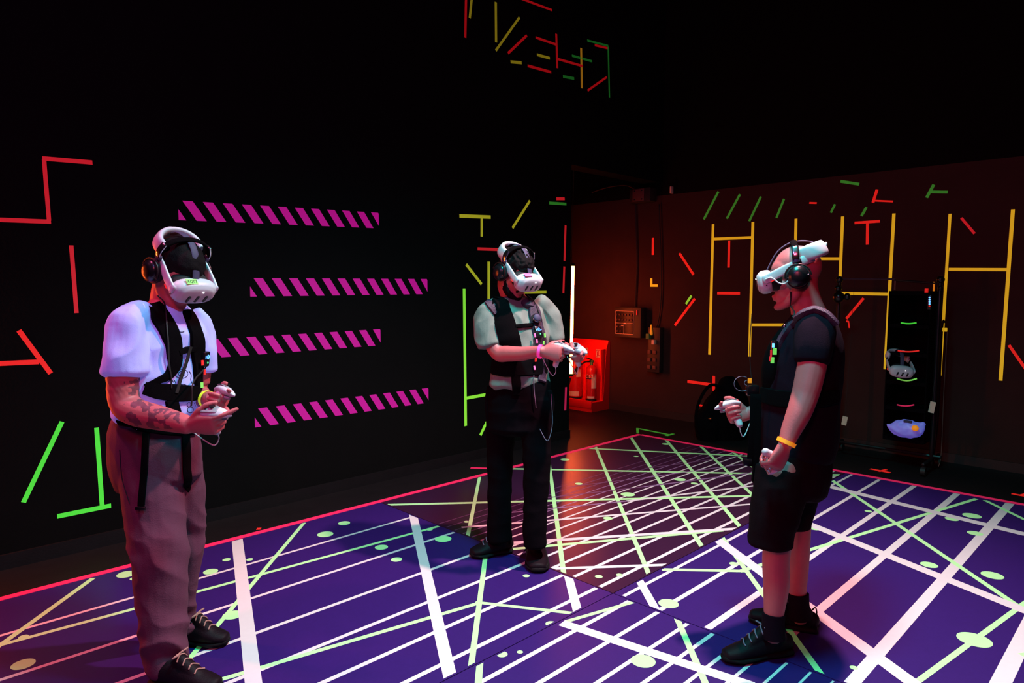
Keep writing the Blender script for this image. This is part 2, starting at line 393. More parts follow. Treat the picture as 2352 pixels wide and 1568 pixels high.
# ------------------------------------------------------------------ tape on walls and floor
def wall_strip(mb, plane, x0, y0, x1, y1, wpx, mi=0, th=0.0006, ext=0.0):
    fn, nrm = {'L': (on_left, Vector((0, -1, 0))), 'R': (on_right, Vector((-1, 0, 0))), 'F': (on_floor, Vector((0, 0, 1)))}[plane]
    p, q = fn(x0, y0) + nrm * 0.0005, fn(x1, y1) + nrm * 0.0005; d = (q - p).normalized(); n = nrm.cross(d)
    L = math.hypot(x1 - x0, y1 - y0); nx, ny = -(y1 - y0) / L * wpx / 2, (x1 - x0) / L * wpx / 2
    mx, my = (x0 + x1) / 2, (y0 + y1) / 2
    hw = abs((fn(mx + nx, my + ny) - fn(mx - nx, my - ny)).dot(n)) / 2
    mb.slab([p + n * hw, p - n * hw, q - n * hw, q + n * hw], nrm, th, mi)
def tape(plane, mat, segs, label, group=None, name='tape_strip', cat='tape'):
    mb = MB()
    for i, s in enumerate(segs): wall_strip(mb, plane, *s, th=0.0006 + 0.0003 * i)
    tag(build(name, mb, mat, None, False), label, cat, group)
GL, GR, GU = 'fluorescent tape on the left wall', 'fluorescent tape on the right wall', 'fluorescent tape high up on the left wall'
tape('L', 'tape_red_dim', [(-14, 504, 117, 509, 10), (101, 366, 112.5, 506, 10), (97, 363.5, 212, 373.3, 10)], 'dim red tape zigzag, stepped, at upper left of the left wall', GL, 'tape_figure')
tape('L', 'tape_red_dim', [(163.6, 563.5, 175.8, 718.7, 10)], 'single upright dark red tape on the left wall, above the white shirt', GL)
tape('L', 'tape_red', [(43.2, 758.6, 116.4, 857.3, 12), (-20, 835.5, 90, 830.7, 11)], 'bright red tape figure of a slanted strip and a level strip, far left wall', GL, 'tape_figure')
tape('L', 'tape_green', [(142.5, 968, 53.8, 1153.4, 11)], 'slanted bright green tape strip low on the left wall', GL)
tape('L', 'tape_green', [(221.8, 982, 234.5, 1159.5, 11), (131.4, 1185.5, 255, 1160.6, 10)], 'bright green tape figure like an upside down T, low on the left wall', GL, 'tape_figure')
tape('L', 'tape_olive', [(1055.2, 495.7, 1126.8, 498.4, 8), (1106.4, 500.7, 1106.4, 543.2, 5.5)], 'olive yellow tape T above and left of the middle man', GL, 'tape_figure')
tape('L', 'tape_olive', [(1216.8, 461, 1177, 523.6, 5.5)], 'slanted olive tape strip directly above the middle man', GL)
tape('L', 'tape_red_dim', [(1277.9, 456.4, 1296.8, 456.4, 6.5)], 'very short red tape dash above a green one, near the end of the left wall', GL)
tape('L', 'tape_green_dim', [(1261.4, 465.9, 1300.7, 468.6, 6.5)], 'short level dark green tape near the end of the left wall', GL)
tape('L', 'tape_red_dim', [(1299, 517.3, 1296.4, 599, 4)], 'upright red tape at the end of the left wall, the upper one above the gap', GL)
tape('L', 'tape_red_dim', [(1296, 611.8, 1294, 672.7, 4.2)], 'lower of two upright red tapes at the wall end, just left of the glowing tube', GL)
tape('L', 'tape_pink', [(1300, 888.8, 1298.2, 942, 4.2)], 'upright pink tape low at the wall end, beside the red extinguisher stand', GL)
tape('L', 'tape_red_dim', [(1096.8, 571.3, 1162, 573.6, 6.8)], 'level red tape running behind the head of the middle man', GL)
tape('L', 'tape_olive', [(1070.7, 607, 1106, 652.5, 6)], 'slanted olive tape left of the middle man’s headphones', GL)
tape('L', 'tape_olive', [(1122.5, 600.7, 1122.5, 690, 5.8)], 'upright olive tape just behind the middle man’s shoulder', GL)
tape('L', 'tape_olive', [(1196, 671, 1255, 670.4, 6.5)], 'level olive tape at the middle man’s chin, right of his neck', GL)
tape('L', 'tape_red_dim', [(1224, 636, 1234.5, 659, 5.5)], 'small slanted red tape peeping out under the middle man’s headset', GL)
tape('L', 'tape_lime', [(1065.9, 662.9, 1069.5, 978, 6), (1070, 914.4, 1117, 905.8, 7)], 'long upright lime green tape with a foot, left of the middle man', GL, 'tape_figure')
tape('L', 'tape_lime', [(1103.3, 999.3, 1117.8, 969, 5.5)], 'short slanted lime tape low beside the middle man’s leg', GL)
GF = 'tape marks on the black floor'
tape('F', 'tape_pink', [(1081, 1074.2, 1181, 1077.3, 3)], 'pink tape line on the black floor behind the middle man’s legs', GF)
tape('F', 'tape_pink', [(1180.6, 1075.5, 1238, 1059, 3)], 'pink tape line slanting away between the middle man’s legs', GF)
tape('F', 'tape_red', [(589.5, 1214.5, 599.4, 1214, 4)], 'tiny red tape scrap on the black floor beyond the left mat edge', GF)
tape('F', 'tape_red', [(1998.6, 1076.4, 2044.8, 1085.3, 2.4), (2018, 1082.5, 2036, 1078, 3)], 'crossed red tape mark on the floor below the garment rack', GF, 'tape_figure')
tape('F', 'tape_red', [(2324, 1133.5, 2362, 1141, 2.6), (2340, 1138, 2358, 1133, 3)], 'red tape mark on the floor at the right edge of the picture', GF, 'tape_figure')
tape('F', 'tape_green_dim', [(1464, 983, 1464.9, 995, 6), (1467.2, 984.2, 1535.2, 997.8, 2.4), (1530, 1000.8, 1547, 996, 3)], 'green tape arrow on the floor just past the far corner of the mats', GF, 'tape_figure')
# mat border
mb = MB(); mb.slab([(XL, YL, 0.0), (XR + 0.03, YL, 0), (XR + 0.03, YL + 0.045, 0), (XL, YL + 0.045, 0)], (0, 0, 1), 0.0075)
tag(build('border_tape', mb, 'tape_pink', None, False), 'long red border tape along the left edge of the floor mats', 'tape', 'red tape framing the mats')
mb = MB(); mb.slab([(XR, YN, 0.0), (XR + 0.045, YN, 0), (XR + 0.045, YL, 0), (XR, YL, 0)], (0, 0, 1), 0.0078)
tag(build('border_tape', mb, 'tape_pink', None, False), 'long red border tape along the far right edge of the floor mats', 'tape', 'red tape framing the mats')
# upper group
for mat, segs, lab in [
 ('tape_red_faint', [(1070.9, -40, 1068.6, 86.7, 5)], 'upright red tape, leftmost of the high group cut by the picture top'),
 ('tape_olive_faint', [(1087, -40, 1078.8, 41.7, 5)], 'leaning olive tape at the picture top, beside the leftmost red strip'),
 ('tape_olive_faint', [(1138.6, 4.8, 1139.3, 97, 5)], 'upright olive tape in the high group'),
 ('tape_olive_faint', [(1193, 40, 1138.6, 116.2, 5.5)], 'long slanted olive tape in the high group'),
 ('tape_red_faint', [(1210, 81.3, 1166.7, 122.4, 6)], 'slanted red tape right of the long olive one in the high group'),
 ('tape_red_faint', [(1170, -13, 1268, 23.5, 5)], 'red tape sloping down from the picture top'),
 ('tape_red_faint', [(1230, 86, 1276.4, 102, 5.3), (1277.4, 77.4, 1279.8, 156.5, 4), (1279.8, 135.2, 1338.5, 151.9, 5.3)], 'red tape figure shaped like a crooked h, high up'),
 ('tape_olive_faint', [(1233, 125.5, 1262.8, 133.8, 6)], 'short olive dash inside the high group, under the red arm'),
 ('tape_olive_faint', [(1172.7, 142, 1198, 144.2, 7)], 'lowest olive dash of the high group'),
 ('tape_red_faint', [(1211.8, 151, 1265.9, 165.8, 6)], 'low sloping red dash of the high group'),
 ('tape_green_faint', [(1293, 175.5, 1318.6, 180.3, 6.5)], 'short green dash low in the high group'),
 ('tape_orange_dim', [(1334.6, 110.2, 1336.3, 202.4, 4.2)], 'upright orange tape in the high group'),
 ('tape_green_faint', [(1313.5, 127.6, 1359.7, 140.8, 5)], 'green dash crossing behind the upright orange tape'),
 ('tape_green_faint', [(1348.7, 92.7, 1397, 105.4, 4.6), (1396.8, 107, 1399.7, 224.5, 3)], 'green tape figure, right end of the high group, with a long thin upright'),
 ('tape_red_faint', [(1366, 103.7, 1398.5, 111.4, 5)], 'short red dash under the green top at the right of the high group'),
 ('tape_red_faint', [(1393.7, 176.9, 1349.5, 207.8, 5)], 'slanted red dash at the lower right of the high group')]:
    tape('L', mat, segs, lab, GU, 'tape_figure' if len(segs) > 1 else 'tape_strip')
# right wall
for i, (s, lab) in enumerate([((1650.2, 439.7, 1616.6, 503.7, 5), 'leftmost of the four long slanted green tapes above the yellow ladder'),
 ((1699.7, 446, 1669.4, 502, 5), 'second from left of the four long slanted green tapes'), ((1747.9, 451.2, 1721, 507.8, 5), 'third from left of the four long slanted green tapes'),
 ((1801, 456.6, 1783.3, 500.3, 5), 'rightmost of the four long slanted green tapes, above the bald man'),
 ((1918, 469, 1908.5, 488.2, 5), 'short slanted green tape, left one of a pair above the rack'), ((1990.3, 475.8, 1978.6, 496, 6), 'short slanted green tape, right one of a pair above the rack')]):
    tape('R', 'tape_green_dim', [s], lab, GR)
tape('R', 'tape_yellow', [(1638, 514.5, 1629.7, 814.2, 6), (1729.4, 509.4, 1721.6, 818.6, 6.3), (1828.4, 502, 1822, 830, 6.3), (1935.5, 497, 1924.4, 760, 7), (2053.3, 490.2, 2033, 847.9, 7.5),
  (1639, 548.6, 1728, 545.2, 6), (1725, 745.8, 1824, 745.8, 6.3), (1826, 594, 1933, 594, 6.5), (1929, 673.2, 2044, 675.4, 6.8)], 'long orange yellow tape ladder with stepped rungs behind the bald man', GR, 'tape_figure')
tape('R', 'tape_yellow', [(2182.3, 491, 2159, 862, 7), (2326.7, 480.8, 2298.1, 873.8, 9), (2179, 618.2, 2316, 618.9, 7)], 'big yellow tape letter H at the right edge', GR, 'tape_figure')
for mat, segs, lab in [
 ('tape_red', [(1674.5, 552.2, 1673.5, 614.2, 5.5)], 'upright red tape hanging inside the left bay of the yellow ladder'),
 ('tape_red', [(1647.5, 673, 1699.7, 673.4, 6.5)], 'level red dash inside the left bay of the yellow ladder'),
 ('tape_red', [(1499.7, 546, 1499.4, 585, 5)], 'short upright red tape above the yellow corner mark'),
 ('tape_red', [(1560.5, 581.3, 1593, 630.6, 5.5)], 'red tape slanting down to the right, left of the yellow ladder'),
 ('tape_yellow', [(1496, 639, 1496, 658, 5), (1493.8, 655.5, 1510.9, 655.5, 5.5)], 'small yellow corner mark shaped like an L'),
 ('tape_lime', [(1588.3, 678.7, 1575.4, 697.8, 5)], 'short light green tape beside the red slanted one'),
 ('tape_red', [(1596, 685.5, 1550.2, 747, 5.5)], 'red tape slanting up to the right beside a short green one'),
 ('tape_red', [(1963, 511.8, 2021.3, 507.8, 6), (1992.7, 509.4, 1992, 561.6, 6.5)], 'red tape T right of the bald man, above the rack'),
 ('tape_red_dim', [(2208, 500.3, 2238.5, 536.4, 6.5)], 'slanted red tape inside the big yellow H'),
 ('tape_red', [(1983.6, 684.5, 1943.9, 731.7, 6)], 'slanted red tape behind the back of the bald man'),
 ('tape_red', [(2317.6, 792.3, 2362, 856, 7)], 'slanted red tape at the right picture edge below the H'),
 ('tape_red', [(1579, 875.6, 1642, 884.2, 6.5), (1639.6, 863, 1639.2, 897.4, 6)], 'red sideways T low on the wall above the black bag'),
 ('tape_red', [(1600.8, 929, 1661, 939.9, 4)], 'red tape low on the wall passing behind the black bag'),
 ('tape_green_dim', [(1930.4, 416.2, 1973.5, 422.9, 6.5)], 'level green dash, highest tape of the right wall'),
 ('tape_red', [(2014.6, 434.7, 2005.2, 465, 6.5), (2007, 460.6, 2051.6, 462.6, 4)], 'red tape corner mark high up, between two green tapes'),
 ('tape_green_dim', [(2144.9, 423.6, 2128.4, 453.9, 7), (2137.5, 440.4, 2176.9, 441, 6.5)], 'green tape figure like a sideways Y high at right'),
 ('tape_red', [(1859, 465.7, 1876, 466.2, 4)], 'tiny red tape dash above the bald man'),
 ('tape_red', [(1944, 737, 1950, 739, 4), (1949, 740, 1951, 753, 3.5)], 'small broken red corner mark behind the bald man’s shoulder')]:
    tape('R', mat, segs, lab, GR, 'tape_figure' if len(segs) > 1 else 'tape_strip')

# hazard stripe bands on the left wall
for (x0, z0a, z1a, x1, z0b, z1b, n, lab) in [
  (1.538, 1.912, 2.03, 2.985, 1.954, 2.071, 12, 'magenta hazard stripe band, topmost on the left wall'),
  (1.973, 1.443, 1.565, 3.446, 1.455, 1.577, 12, 'magenta hazard stripe band right of the headset of the man in white'),
  (1.667, 1.053, 1.173, 2.989, 1.064, 1.188, 11, 'magenta hazard stripe band partly behind the chest of the man in white'),
  (1.981, 0.566, 0.692, 3.450, 0.564, 0.686, 12, 'magenta hazard stripe band, lowest on the left wall')]:
    mb = MB(); Lx = x1 - x0; per = Lx / 11.75 if n == 12 else Lx / 10.75
    for k in range(-1, n + 1):
        a = 0.025 + k * per; quad = [(a, 1.0), (a + per * 0.50, 1.0), (a + per * 0.50 + per * 0.66, 0.0), (a + per * 0.66, 0.0)]
        q = clip(quad, 0.0, Lx, -1, 2)
        if not q: continue
        pts = []
        for u, v in q:
            t = u / Lx; zb = z0a + (z0b - z0a) * t; zt = z1a + (z1b - z1a) * t
            pts.append((x0 + u, WLY, zb + (zt - zb) * v))
        if len(pts) >= 3: mb.slab(pts, (0, -1, 0), 0.0007)
    tag(build('hazard_stripes', mb, 'tape_magenta', None, False), lab, 'wall decal', 'magenta hazard stripe bands')
# ------------------------------------------------------------------ hanging neon tube in the alcove
def axes(fwd, up):
    f = Vector(fwd).normalized(); u = Vector(up); u = (u - f * u.dot(f)).normalized(); s = u.cross(f)   # s = left
    return Matrix((f, s, u)).transposed()
TD = 7.9
t0, t1 = at(1316, 611, TD), at(1311.5, 858, TD)
th = thing('neon_tube', 'glowing orange neon tube hanging upright beside the red extinguisher stand', 'light', (t1.x, t1.y, t1.z))
b = MB(); b.cyl(t1, t0, 0.017, seg=16); build('glowing_tube', b, 'tube_core', th)
b = MB(); b.cyl(t0, t0 + (t0 - t1).normalized() * 0.03, 0.021); build('end_cap', b, 'metal_dark', th); b = MB(); b.cyl(t1, t1 - (t0 - t1).normalized() * 0.03, 0.021); build('end_cap', b, 'metal_dark', th)
b = MB(); b.tube([t0, at(1313, 572, TD), Vector((t0.x, t0.y, 3.0)), Vector((t0.x, t0.y, 4.7))], 0.004); build('cable', b, 'box_brown', th)

# ------------------------------------------------------------------ extinguisher stand and extinguishers (on the right wall, past the end of the left wall)
SY0, SY1 = 5.13, 5.80
sw = SY1 - SY0; sy = (SY0 + SY1) / 2
th = thing('extinguisher_stand', 'bright red plastic double stand for fire extinguishers standing against the wall', 'stand', (WRX - 0.2, sy, 0))
b = MB()
prof = [(0.0, 0.0), (0.0, 0.86), (-0.035, 0.865), (-0.075, 0.78), (-0.13, 0.12), (-0.34, 0.12), (-0.36, 0.10), (-0.36, 0.0)]
vs = []; n = len(prof)
for i, y in enumerate((SY0, SY0 + 0.02, SY1 - 0.02, SY1)):
    k = 0.985 if i in (0, 3) else 1.0
    vs += [(WRX - 0.01 + p[0] * k, y, p[1] * k) for p in prof]
fs = []
for r in range(3):
    for i in range(n): fs.append((r * n + i, r * n + (i + 1) % n, (r + 1) * n + (i + 1) % n, (r + 1) * n + i))
fs += [tuple(range(n))[::-1], tuple(range(3 * n, 4 * n))]
b.add(vs, fs)
for yy in (SY0 + 0.012, sy - 0.01, SY1 - 0.012): b.box((WRX - 0.12, yy, 0.44), 0.10, 0.02, 0.64, Matrix.Rotation(math.radians(-5), 3, 'Y'), bev=0.008)
b.box((WRX - 0.365, sy, 0.09), 0.02, sw, 0.10, bev=0.008)
build('stand_body', b, 'red_plastic', th, auto=30)
def sign(y, z, nm):
    q = [(WRX - 0.108 + (0.70 - z) * -0.08, y + dy, z + dz) for dy, dz in ((-0.062, -0.05), (0.062, -0.05), (0.062, 0.05), (-0.062, 0.05))]
    m = MB(); m.slab(q, (-1, 0, 0.08), 0.003); s_ = build(nm, m, 'paper_cream', th, False)
    m = MB()
    for (cy, cz, a, h) in ((0.040, 0.0, 0.030, 0.074), (0.004, 0.006, 0.024, 0.058)):
        for dy, dz, w_, h_ in ((0, h / 2, a, 0.006), (0, -h / 2, a, 0.006), (a / 2, 0, 0.005, h), (-a / 2, 0, 0.005, h)):
            m.box((WRX - 0.114 + (0.70 - z) * -0.08, y + cy + dy, z + cz + dz), 0.004, w_, h_)
    m.box((WRX - 0.114 + (0.70 - z) * -0.08, y + 0.035, z - 0.004), 0.004, 0.006, 0.05)
    for k in range(5): m.box((WRX - 0.114 + (0.70 - z) * -0.08, y - 0.030, z + 0.03 - 0.013 * k), 0.004, 0.030, 0.004)
    build('pictogram', m, 'red_enamel', s_, False)
sign(5.215, 0.70, 'instruction_sign'); sign(5.47, 0.71, 'instruction_sign')
def extinguisher(y, r, h, lab, co2):
    x = WRX - 0.245; z0 = 0.122
    e = thing('fire_extinguisher', lab, 'fire extinguisher', (x, y, z0))
    m = MB(); m.loft([((x, y, z0 + 0.004), r * 0.92), ((x, y, z0 + 0.02), r), ((x, y, z0 + h * 0.5), r), ((x, y, z0 + h * 0.86), r), ((x, y, z0 + h * 0.96), r * 0.72), ((x, y, z0 + h), r * 0.32)], (1, 0, 0), 24, 4, 0.2)
    build('cylinder', m, 'red_enamel', e)
    m = MB(); m.cyl((x, y, z0), (x, y, z0 + 0.03), r * 1.02, seg=24); build('foot_ring', m, 'rubber_black', e)
    m = MB(); m.cyl((x, y, z0 + h), (x, y, z0 + h + 0.045), 0.02); m.box((x, y, z0 + h + 0.05), 0.03, 0.05, 0.03, bev=0.005); v = build('valve', m, 'valve_green' if co2 else 'metal_dark', e)
    m = MB(); m.box((x - 0.05, y, z0 + h + 0.085), 0.12, 0.02, 0.012, Matrix.Rotation(0.25, 3, 'Y'), bev=0.003); m.box((x - 0.05, y, z0 + h + 0.052), 0.10, 0.02, 0.010, bev=0.003); build('handle', m, 'metal_dark', e)
    m = MB(); m.cyl((x - 0.004, y - r * 0.1, z0 + h * 0.55), (x - 0.004, y - r * 0.1, z0 + h * 0.80), r * 1.015, seg=24)
    # label pieces on the camera side
    def patch(a0, a1, zl, zh, rr=1.012):
        mm = MB(); k = 8; vs = []; fs = []
        for i in range(k + 1):
            t = a0 + (a1 - a0) * i / k
            for z in (zl, zh): vs.append((x - r * rr * math.cos(t), y + r * rr * math.sin(t), z0 + z))
            if i: fs.append((2 * i - 2, 2 * i, 2 * i + 1, 2 * i - 1))
        mm.add(vs, fs); return mm
    if co2:
        build('black_label', patch(-0.67, 0.7, h * 0.62, h * 0.76), 'ink_black', e, False)
        build('paper_label', patch(-1.75, -0.70, h * 0.36, h * 0.78), 'paper_cream', e, False)
        build('paper_label', patch(-1.3, 0.1, 0.035, 0.06), 'paper_cream', e, False)
        f = bpy.data.curves.new('txt', 'FONT'); f.body = 'CO'; f.size = 0.062; f.align_x = 'CENTER'; f.extrude = 0.001
        f2 = bpy.data.curves.new('txt', 'FONT'); f2.body = '2'; f2.size = 0.038; f2.extrude = 0.001
        t_ = -0.25
        for c_, dy, dz in ((f, 0.0, 0.0), (f2, -0.034, -0.008)):
            o = bpy.data.objects.new('tmp', c_); COL.objects.link(o)
            nrm = Vector((-math.cos(t_), math.sin(t_), 0)); rt = Vector((0, 0, 1)).cross(nrm) 
            o.matrix_world = Matrix.Translation(Vector((x, y, z0 + h * 0.655)) + nrm * (r * 1.06) + rt * (-dy) + Vector((0, 0, dz))) @ Matrix((rt, Vector((0, 0, 1)), nrm)).transposed().to_4x4()
            dg = bpy.context.evaluated_depsgraph_get(); dg.update()
            me = bpy.data.meshes.new_from_object(o.evaluated_get(dg)); me.transform(o.matrix_world); me.transform(Matrix.Translation(-e.location))
            bpy.data.objects.remove(o); me.materials.clear(); me.materials.append(MATS['paper_cream']); me.name = 'lettering'
            link(bpy.data.objects.new('lettering', me), e)
        m = MB(); m.tube([(x, y + 0.02, z0 + h + 0.045), (x - 0.02, y + 0.10, z0 + h + 0.03), (x - 0.05, y + 0.19, z0 + h - 0.05)], 0.011); build('hose', m, 'rubber_black', e)
        m = MB(); m.loft([((x - 0.05, y + 0.18, z0 + h - 0.04), 0.018), ((x - 0.06, y + 0.25, z0 + h - 0.16), 0.030), ((x - 0.07, y + 0.32, z0 + h - 0.30), 0.040)], (1, 0, 0), 18, 3, 0.2); build('horn', m, 'rubber_black', e)
    else:
        build('cream_label', patch(-1.3, 0.3, h * 0.08, h * 0.20), 'paper_cream', e, False)
        build('cream_label', patch(-1.6, -0.9, h * 0.56, h * 0.75), 'paper_cream', e, False)
        f = bpy.data.curves.new('txt', 'FONT'); f.body = 'Water'; f.size = 0.06; f.align_x = 'CENTER'; f.extrude = 0.001
        o = bpy.data.objects.new('tmp', f); COL.objects.link(o)
        nrm = Vector((-0.97, -0.32, 0)).normalized(); rt = Vector((0, 0, 1)).cross(nrm)
        o.matrix_world = Matrix.Translation(Vector((x, y, z0 + h * 0.64)) + nrm * (r * 1.03) - rt * -0.0) @ Matrix((rt, Vector((0, 0, 1)), nrm)).transposed().to_4x4()
        dg = bpy.context.evaluated_depsgraph_get(); dg.update()
        me = bpy.data.meshes.new_from_object(o.evaluated_get(dg)); me.transform(o.matrix_world); me.transform(Matrix.Translation(-e.location))
        bpy.data.objects.remove(o); me.materials.clear(); me.materials.append(MATS['paper_cream']); me.name = 'lettering'
        link(bpy.data.objects.new('lettering', me), e)
extinguisher(5.50, 0.092, 0.50, 'wide red fire extinguisher at the left of the red stand, under the tube', False)
extinguisher(5.235, 0.066, 0.44, 'slim red fire extinguisher with black horn at the right of the red stand', True)

# ------------------------------------------------------------------ control boxes and cables on the right wall
def wallbox(px0, py0, px1, py1, depth):
    p, q = on_right(px0, py1), on_right(px1, py0)
    return Vector((WRX - depth / 2, (p.y + q.y) / 2, (p.z + q.z) / 2)), abs(p.y - q.y), abs(q.z - p.z)
c, wy, hz = wallbox(1424, 706, 1486, 772, 0.12)
th = thing('mixer_panel', 'black sound mixer mounted on the dark wall, rows of small knobs', 'mixer', tuple(c))
b = MB(); b.box(c, 0.12, wy, hz, bev=0.008); build('housing', b, 'box_dark', th)
pl = Vector((c.x - 0.062, c.y + wy * 0.10, c.z - 0.002))
b = MB(); b.box(pl, 0.006, wy * 0.68, hz * 0.76, bev=0.001); build('face_plate', b, 'metal_dark', th)
b = MB()
for dz, hh in ((hz * 0.38, 0.004), (-hz * 0.02, 0.003), (-hz * 0.38, 0.004)): b.box((pl.x - 0.004, pl.y, pl.z + dz), 0.002, wy * 0.68, hh)
for dy in (wy * 0.34, 0.0 + wy * 0.02, -wy * 0.34): b.box((pl.x - 0.004, pl.y + dy, pl.z + (0 if abs(dy) > wy * .1 else -hz * 0.2)), 0.002, 0.003, hz * (0.76 if abs(dy) > wy * .1 else 0.36))
build('panel_outline', b, 'paper_cream', th, False)
for r_ in range(2):
    for k in range(6):
        m = MB(); y = pl.y + wy * 0.28 - k * wy * 0.112; z = pl.z + hz * 0.26 - r_ * hz * 0.17
        m.cyl((pl.x - 0.003, y, z), (pl.x - 0.022, y, z), 0.0115, 0.009, 12); build('knob', m, 'box_brown', th)
for r_ in range(2):
    for k in range(2):
        m = MB(); y = pl.y + wy * 0.25 - k * wy * 0.12; z = pl.z - hz * 0.14 - r_ * hz * 0.15
        m.cyl((pl.x - 0.003, y, z), (pl.x - 0.022, y, z), 0.0115, 0.009, 12); build('knob', m, 'box_brown', th)
m = MB(); m.box((pl.x - 0.006, c.y - wy * 0.36, c.z + hz * 0.34), 0.006, 0.012, 0.06); build('red_tape', m, 'tape_red_dim', th, False)
m = MB(); m.box((pl.x - 0.006, pl.y - 0.01, pl.z - hz * 0.03), 0.006, 0.035, 0.014); m.box((pl.x - 0.006, pl.y + 0.03, pl.z - hz * 0.10), 0.006, 0.03, 0.012); build('tape_label', m, 'paper_cream', th, False)
c2, wy2, hz2 = wallbox(1496, 752, 1526, 852, 0.10)
th = thing('power_strip', 'dark socket strip with plugs on the wall right of the mixer', 'power strip', tuple(c2))
b = MB(); b.box(c2, 0.08, wy2, hz2, bev=0.006); build('strip_body', b, 'box_dark', th)
for k in range(3):
    for dy in (-0.018, 0.052):
        m = MB(); m.box((c2.x - 0.045, c2.y + dy, c2.z - hz2 * 0.05 - k * hz2 * 0.17), 0.02, 0.045, 0.045, bev=0.005); build('socket', m, 'box_brown', th)
for dy, z, s_ in ((0.055, hz2 * 0.30, 0.05), (-0.02, hz2 * 0.18, 0.04)):
    m = MB(); m.box((c2.x - 0.065, c2.y + dy, c2.z + z), 0.05, s_, s_ * 1.3, bev=0.006); build('plug', m, 'valve_green' if dy > 0 else 'paper_cream', th)
m = MB(); m.loft([((c2.x - 0.05, c2.y + 0.03, c2.z + hz2 * 0.36), 0.018), ((c2.x - 0.045, c2.y + 0.035, c2.z + hz2 * 0.55), 0.008)], (1, 0, 0), 12, 3); build('orange_plug', m, 'band_orange', th)
c3, wy3, hz3 = wallbox(1461, 432, 1509, 468, 0.14)
th = thing('junction_box', 'dim square junction box high on the wall with four screws', 'box', tuple(c3))
b = MB(); b.box(c3, 0.14, wy3, hz3, bev=0.006); build('housing', b, 'box_dark', th)
b = MB(); b.box((c3.x - 0.072, c3.y + 0.015, c3.z), 0.008, wy3 * 0.55, hz3 * 0.9, bev=0.002); build('cover_plate', b, 'box_brown', th)
for dy in (-1, 1):
    for dz in (-1, 1):
        m = MB(); m.cyl((c3.x - 0.075, c3.y + 0.015 + dy * wy3 * 0.18, c3.z + dz * hz3 * 0.32), (c3.x - 0.080, c3.y + 0.015 + dy * wy3 * 0.18, c3.z + dz * hz3 * 0.32), 0.008, seg=10); build('screw', m, 'chrome', th)
def wcable(pts, r, lab, mat='rubber_black'):
    m = MB(); m.tube([on_right(*p) + Vector((-0.02, 0, 0)) for p in pts], r)
    tag(build('wall_cable', m, mat, None), lab, 'cable', 'cables on the back wall')
wcable([(1461, 440), (1463, 520), (1465, 610), (1462, 680), (1461, 706)], 0.008, 'black cable hanging from the junction box to the mixer')
wcable([(1516, 470), (1519, 560), (1521, 640), (1519, 700), (1513, 742), (1508, 752)], 0.007, 'thin black cable curving down to the socket strip')
wcable([(1362, 442), (1400, 430), (1440, 426), (1462, 436)], 0.006, 'faint cable sagging into the junction box from the left', 'box_brown')
m = MB(); p0, p1 = on_right(1546, 431), on_right(1544, 443); m.box((WRX - 0.03, p0.y, (p0.z + p1.z) / 2), 0.05, 0.02, 0.08, bev=0.004)
tag(build('wall_bracket', m, 'paper_cream', None), 'small pale bracket high on the wall right of the junction box', 'bracket')

# ------------------------------------------------------------------ black backpack on the floor by the wall
g = on_floor(1658, 1006); g = Vector((g.x, g.y, 0))
th = thing('backpack', 'black backpack slumped on the floor by the wall, left of the bald man', 'bag', tuple(g))
def gp(l, d, z): return g + cw(l, d, z)
b = MB()
b.loft([(gp(0.02, 0, 0.03), 0.24, 0.15), (gp(0.02, 0, 0.20), 0.25, 0.16), (gp(0.05, 0, 0.40), 0.20, 0.14), (gp(0.04, 0, 0.56), 0.10, 0.08)], (0.707, -0.707, 0), 20, 4)
b.loft([(gp(-0.16, -0.05, 0.03), 0.12, 0.12), (gp(-0.16, -0.05, 0.22), 0.13, 0.12), (gp(-0.14, -0.05, 0.34), 0.06, 0.06)], (0.707, -0.707, 0), 16, 3)
bake('bag_body', b, 'nylon_black', th, 0.012, 6, lambda p: 0.018 * noise.noise(p * 9))
b = MB(); b.tube([gp(0.0, -0.08, 0.50), gp(-0.16, -0.12, 0.56), gp(-0.27, -0.12, 0.40), gp(-0.30, -0.12, 0.20), gp(-0.24, -0.12, 0.05)], 0.016); build('shoulder_strap', b, 'nylon_black', th)
b = MB(); b.box(gp(-0.18, -0.20, 0.24), 0.03, 0.03, 0.012, bev=0.003); build('buckle', b, 'brass', th)

